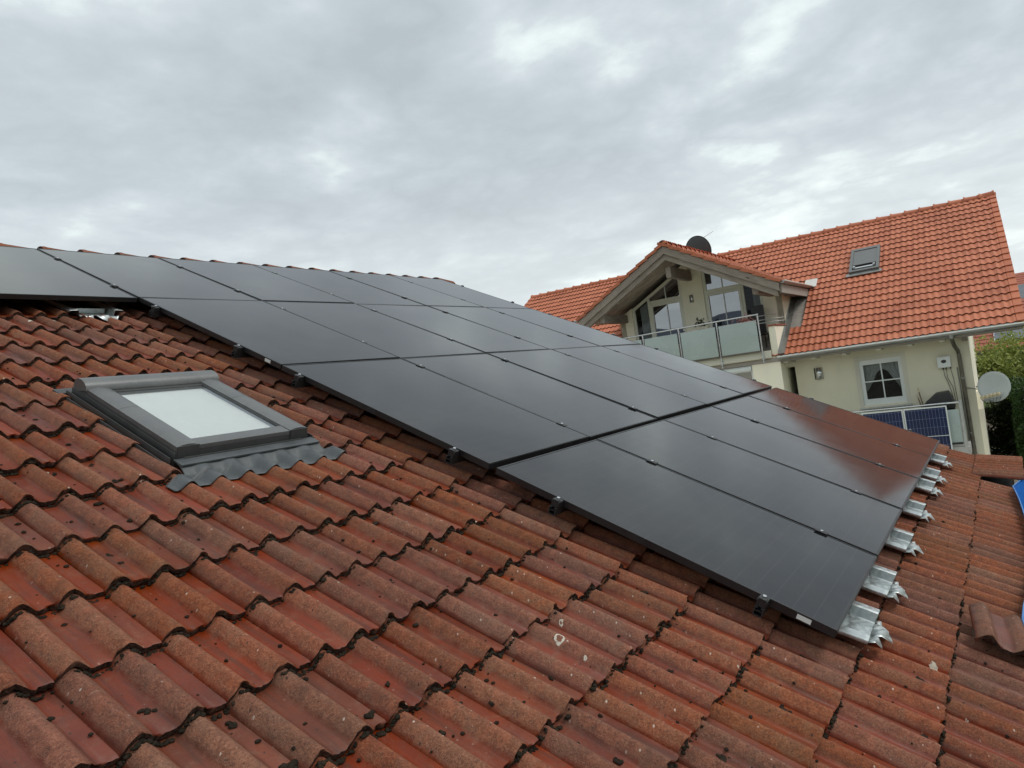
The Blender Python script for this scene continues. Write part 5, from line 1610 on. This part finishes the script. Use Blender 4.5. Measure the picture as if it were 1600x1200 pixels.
for i in range(6):
    tube_obj('cable', [(-0.27 + 0.07 * i, -0.27, -0.22), (-0.22 + 0.05 * i, -0.25, -0.33 - 0.02 * (i % 3)), (-0.14, -0.2, -0.34), (-0.08, -0.03, -0.35)], 0.007, M['blackplastic'], d2, 6)

# balcony pots and chair
p = nthing('potted_plant', 'dark potted plant by the balcony wall between the gable windows', 'potted plant', (-7.28, 0.45, 0.14))
bm = bmesh.new(); tube(bm, [(0, 0, 0.55), (0, 0, 0.86)], [0.09, 0.13], 14)
link('pot', finish(bm, 'pot', M['blackplastic'], True, 50), p)
bm = bmesh.new(); tube(bm, [(0, 0, 0), (0, 0, 0.55)], [0.16, 0.12], 12)
link('stand', finish(bm, 'stand', M['blackplastic'], True, 50), p)
def leaves(name, mat, parent, n, gen, size, seed):
    r_ = random.Random(seed)
    bm = bmesh.new(); rl = bm.verts.layers.float.new('rnd')
    for i in range(n):
        c, k = gen(r_)
        s = size * r_.uniform(0.6, 1.4)
        a = Vector((r_.gauss(0, 1), r_.gauss(0, 1), r_.gauss(0, 1))).normalized(); b = a.orthogonal().normalized()
        b = (Matrix.Rotation(r_.uniform(0, 6.28), 4, a) @ b); t = a.cross(b)
        q = [c - b * s, c + t * s * 0.45, c + b * s, c - t * s * 0.45]
        vs = [bm.verts.new(v) for v in q]
        rv = r_.random()
        for v in vs: v[rl] = rv
        bm.faces.new(vs)
    me = bpy.data.meshes.new(name); bm.to_mesh(me); bm.free(); me.materials.append(mat)
    return link(name, me, parent)
leaves('foliage', M['leaf_shrub'], p, 120, lambda r_: (Vector((r_.gauss(0, 0.09), r_.gauss(0, 0.07), 0.95 + abs(r_.gauss(0, 0.10)))), 0), 0.035, 3)
p = nthing('flower_pot', 'pale pink flowers in a pot at the right end of the balcony railing', 'flower pot', (-5.98, 0.12, 0.14))
bm = bmesh.new(); tube(bm, [(0, 0, 0), (0, 0, 0.45), (0, 0, 0.70)], [0.10, 0.12, 0.16], 14)
link('pot', finish(bm, 'pot', M['terracotta'], True, 50), p)
leaves('blossoms', M['pink'], p, 260, lambda r_: (Vector((r_.gauss(0, 0.12), r_.gauss(0, 0.08), 0.86 + r_.gauss(0, 0.09))), 0), 0.035, 4)
p = nthing('balcony_chair', 'black chair back showing above the balcony glass by the right sidelight', 'chair', (-5.82, 0.72, 0.14))
for a in ((-0.21, -0.2), (0.21, -0.2), (-0.21, 0.2), (0.21, 0.2)): tube_obj('leg', [(a[0], a[1], 0), (a[0], a[1], 0.44)], 0.014, M['blackplastic'], p, 8)
bm = bmesh.new(); bx(bm, -0.24, 0.24, -0.24, 0.22, 0.44, 0.48); bevel(bm, 0.01, 1); link('seat', finish(bm, 'seat', M['blackplastic'], True, 40), p)
bm = bmesh.new(); bx(bm, -0.17, 0.17, 0.20, 0.24, 0.50, 1.28); bevel(bm, 0.012, 2); link('backrest', finish(bm, 'backrest', M['blackplastic'], True, 40), p)

# ================================================================== 9. GARDEN AND FAR BUILDINGS AT THE RIGHT EDGE
# pale shrub tree behind the gable
def tree(name, label, cat, loc, h, crown, mat, n, size, seed, tr=0.07):
    e = nthing(name, label, cat, (loc[0], loc[1], -H0))
    r_ = random.Random(seed)
    limbs = []
    bm = bmesh.new()
    tube(bm, [(0, 0, 0), (0.05, 0.03, h * 0.35), (-0.04, 0.05, h * 0.62), (0, 0, h * 0.8)], [tr, tr * 0.8, tr * 0.55, tr * 0.25], 8)
    for i in range(9):
        a = r_.uniform(0, 6.28); z = h * r_.uniform(0.3, 0.7); L = r_.uniform(0.5, 0.9) * crown[0]
        q = Vector((math.cos(a) * L, math.sin(a) * L, z + r_.uniform(0.3, 0.6) * L))
        tube(bm, [(0, 0, z), tuple(q * 0.5 + Vector((0, 0, z * 0.5))), tuple(q)], [tr * 0.45, tr * 0.3, tr * 0.1], 6)
        limbs.append(q)
    link('trunk', finish(bm, 'trunk', M['bark'], True, 60), e)
    cl = []
    for i in range(46):
        d = Vector((r_.gauss(0, 1), r_.gauss(0, 1), r_.gauss(0, 1))).normalized() * (r_.random() ** 0.4)
        cl.append((Vector((d.x * crown[0], d.y * crown[1], h * crown[3] + d.z * crown[2])), r_.uniform(0.12, 0.30) * crown[0]))
    def gen(r_):
        c, rad = cl[r_.randrange(len(cl))]
        d = Vector((r_.gauss(0, 1), r_.gauss(0, 1), r_.gauss(0, 0.8))) * rad * 0.75
        return c + d, 0
    leaves('crown', mat, e, n, gen, size, seed + 1)
    return e
tree('pale_tree', 'pale green loose tree behind the house corner, above the white dish', 'tree', (0.95, 9.0), 4.8, (2.0, 1.5, 1.6, 0.71), M['leaf_pale'], 34000, 0.062, 21)
tree('pale_tree', 'small dark shrub behind the white dish', 'shrub', (-0.45, 3.6), 3.6, (0.65, 0.7, 1.0, 0.74), M['leaf_shrub'], 8000, 0.05, 41, 0.04)
# clipped conifer hedge
e = nthing('conifer_hedge', 'tall dark green conifer hedge at the right edge beside the shed', 'hedge', (0.75, 2.2, -H0))
def hgen(r_):
    while True:
        x, y, z = r_.uniform(-1.15, 1.6), r_.uniform(-1.3, 1.3), r_.uniform(0.1, 3.95)
        bul = 0.10 * math.sin(z * 3.1 + x * 2) + 0.06 * math.sin(z * 9 + y * 5)
        ex = min(x + 1.15, 1.6 - x, y + 1.3, 1.3 - y, 3.95 - z + 0.15 * math.sin(x * 4))
        if r_.random() < math.exp(-max(0, ex - bul - 0.05) * 7) and ex - bul > -0.02: return Vector((x, y, z)), 0
leaves('foliage', M['leaf_dark'], e, 24000, hgen, 0.055, 8)
bm = bmesh.new(); bx(bm, -0.95, 1.4, -1.1, 1.1, 0, 3.6)
link('core', finish(bm, 'core', M['leaf_shrub']), e)
for i in range(4): tube_obj('trunk', [(-0.8 + 0.7 * i, 0, 0), (-0.8 + 0.7 * i, 0, 0.5)], 0.05, M['bark'], e, 8)
# garden shed
e = nthing('garden_shed', 'low grey garden shed with mossy roof between the house and the hedge', 'shed', (-0.25, 6.6, -H0))
bm = bmesh.new(); prism(bm, [(-1.55, 2.02), (1.3, 2.62), (1.3, 2.54), (-1.55, 1.95)], -0.78, 1.6, 'x'); link('roof', finish(bm, 'roof', M['shedroof']), e)
for k in range(9):
    bm = bmesh.new(); bx(bm, -0.76, 1.5, -1.02, -0.99, 0.05 + 0.205 * k, 0.05 + 0.205 * k + 0.19)
    link('wall_board', finish(bm, 'wall_board', M['shedwood']), e)
bm = bmesh.new(); bx(bm, -0.76, 1.5, -0.985, 1.2, 0, 1.9); link('wall', finish(bm, 'wall', M['shedwood']), e)
bm = bmesh.new(); bx(bm, -0.80, 1.6, -1.60, -1.50, 1.84, 1.94); link('beam', finish(bm, 'beam', M['gutterin']), e)
for x in (-0.42, 0.85): 
    bm = bmesh.new(); bx(bm, x - 0.05, x + 0.05, -1.59, -1.51, 0, 1.838); link('post', finish(bm, 'post', M['gutterin']), e)
# house with solar roof behind the garden
FRZ = NRZ
def far_house(label, loc, x0, x1, depth, eave, pitch, pv):
    e = nthing('far_house', label, 'house', (loc[0], loc[1], -H0))
    t = math.tan(R(pitch))
    bm = bmesh.new()
    prism(bm, [(0.5, 0), (0.5, eave + 0.5 * t - 0.15), (depth / 2, eave + depth / 2 * t - 0.2), (depth - 0.5, eave + 0.5 * t - 0.15), (depth - 0.5, 0)], x0 + 0.6, x1 - 0.5, 'x')
    link('wall', finish(bm, 'wall', M['cream']), e)
    sl = depth / 2 / math.cos(R(pitch))
    m = Matrix.Translation((0, 0, eave)) @ Matrix.Rotation(R(pitch), 4, 'X')
    bm = bmesh.new(); nr = int(sl / 0.34)
    for k in range(nr):
        bx(bm, x0, x1, k * sl / nr, (k + 1) * sl / nr + 0.03, -0.03, 0.0, mat=m @ Matrix.Translation((0, k * sl / nr, 0.03)) @ Matrix.Rotation(R(-4.5), 4, 'X') @ Matrix.Translation((0, -k * sl / nr, 0)))
    rf = link('roof', finish(bm, 'roof', M['clay_far']), e)
    m2 = Matrix.Translation((0, depth, eave)) @ Matrix.Rotation(R(180), 4, 'Z') @ Matrix.Rotation(R(pitch), 4, 'X')
    bm = bmesh.new(); bx(bm, -x1, -x0, 0, sl, -0.05, 0.02, mat=m2); link('rear_roof', finish(bm, 'rear_roof', M['clay_far']), e)
    bm = bmesh.new()
    prism(bm, [(0.0, eave - 0.02), (depth / 2, eave + depth / 2 * t - 0.02), (depth, eave - 0.02), (depth, eave - 0.2), (depth / 2, eave + depth / 2 * t - 0.22), (0.0, eave - 0.2)], x0 - 0.02, x0 + 0.05, 'x')
    link('barge_board', finish(bm, 'barge_board', M['gutterin']), e)
    bm = bmesh.new(); bx(bm, x0, x1, 0.02, 0.08, eave - 0.2, eave - 0.03); link('fascia', finish(bm, 'fascia', M['pipe']), e)
    for (a, b, c, d) in pv:
        bm = bmesh.new(); bx(bm, a, b, c, d, 0.07, 0.11, mat=m); link('roof_panel', finish(bm, 'roof_panel', M['farpv']), e)
        bm = bmesh.new(); bx(bm, a - 0.03, a - 0.001, c, d, 0.07, 0.115, mat=m); link('panel_edge', finish(bm, 'panel_edge', M['alu']), e)
    for wx in (x0 + 1.2, x0 + 3.2, x0 + 5.2):
        bm = bmesh.new(); bx(bm, wx, wx + 1.0, 0.47, 0.52, eave - 1.5, eave - 0.35); wo = link('window', finish(bm, 'window', M['glass']), e)
        bm = bmesh.new(); bx(bm, wx - 0.06, wx + 1.06, 0.48, 0.499, eave - 1.56, eave - 0.29); link('window_frame', finish(bm, 'window_frame', M['white']), wo)
    return e
M['farpv'] = simple('grey_solar_panel', (0.10, 0.11, 0.13), 0.25, var=0.15, scale=1.5)
far_house('red roofed house with grey solar panels behind the garden trees', (0, 22.0, 0), -1.25, 9.0, 9.0, 4.18, 27, [(-0.30, 0.38, 0.55, 1.30), (0.40, 1.60, 0.60, 1.70), (1.62, 2.8, 0.60, 1.70), (-0.28, 0.38, 1.33, 2.4)])
far_house('distant dark red roof just showing beyond the neighbour verge', (0, 46.0, 0), 1.75, 14.0, 10.0, 6.2, 30, [(1.80, 4.4, 0.25, 3.6)])
# garden fence far right, behind the hedge
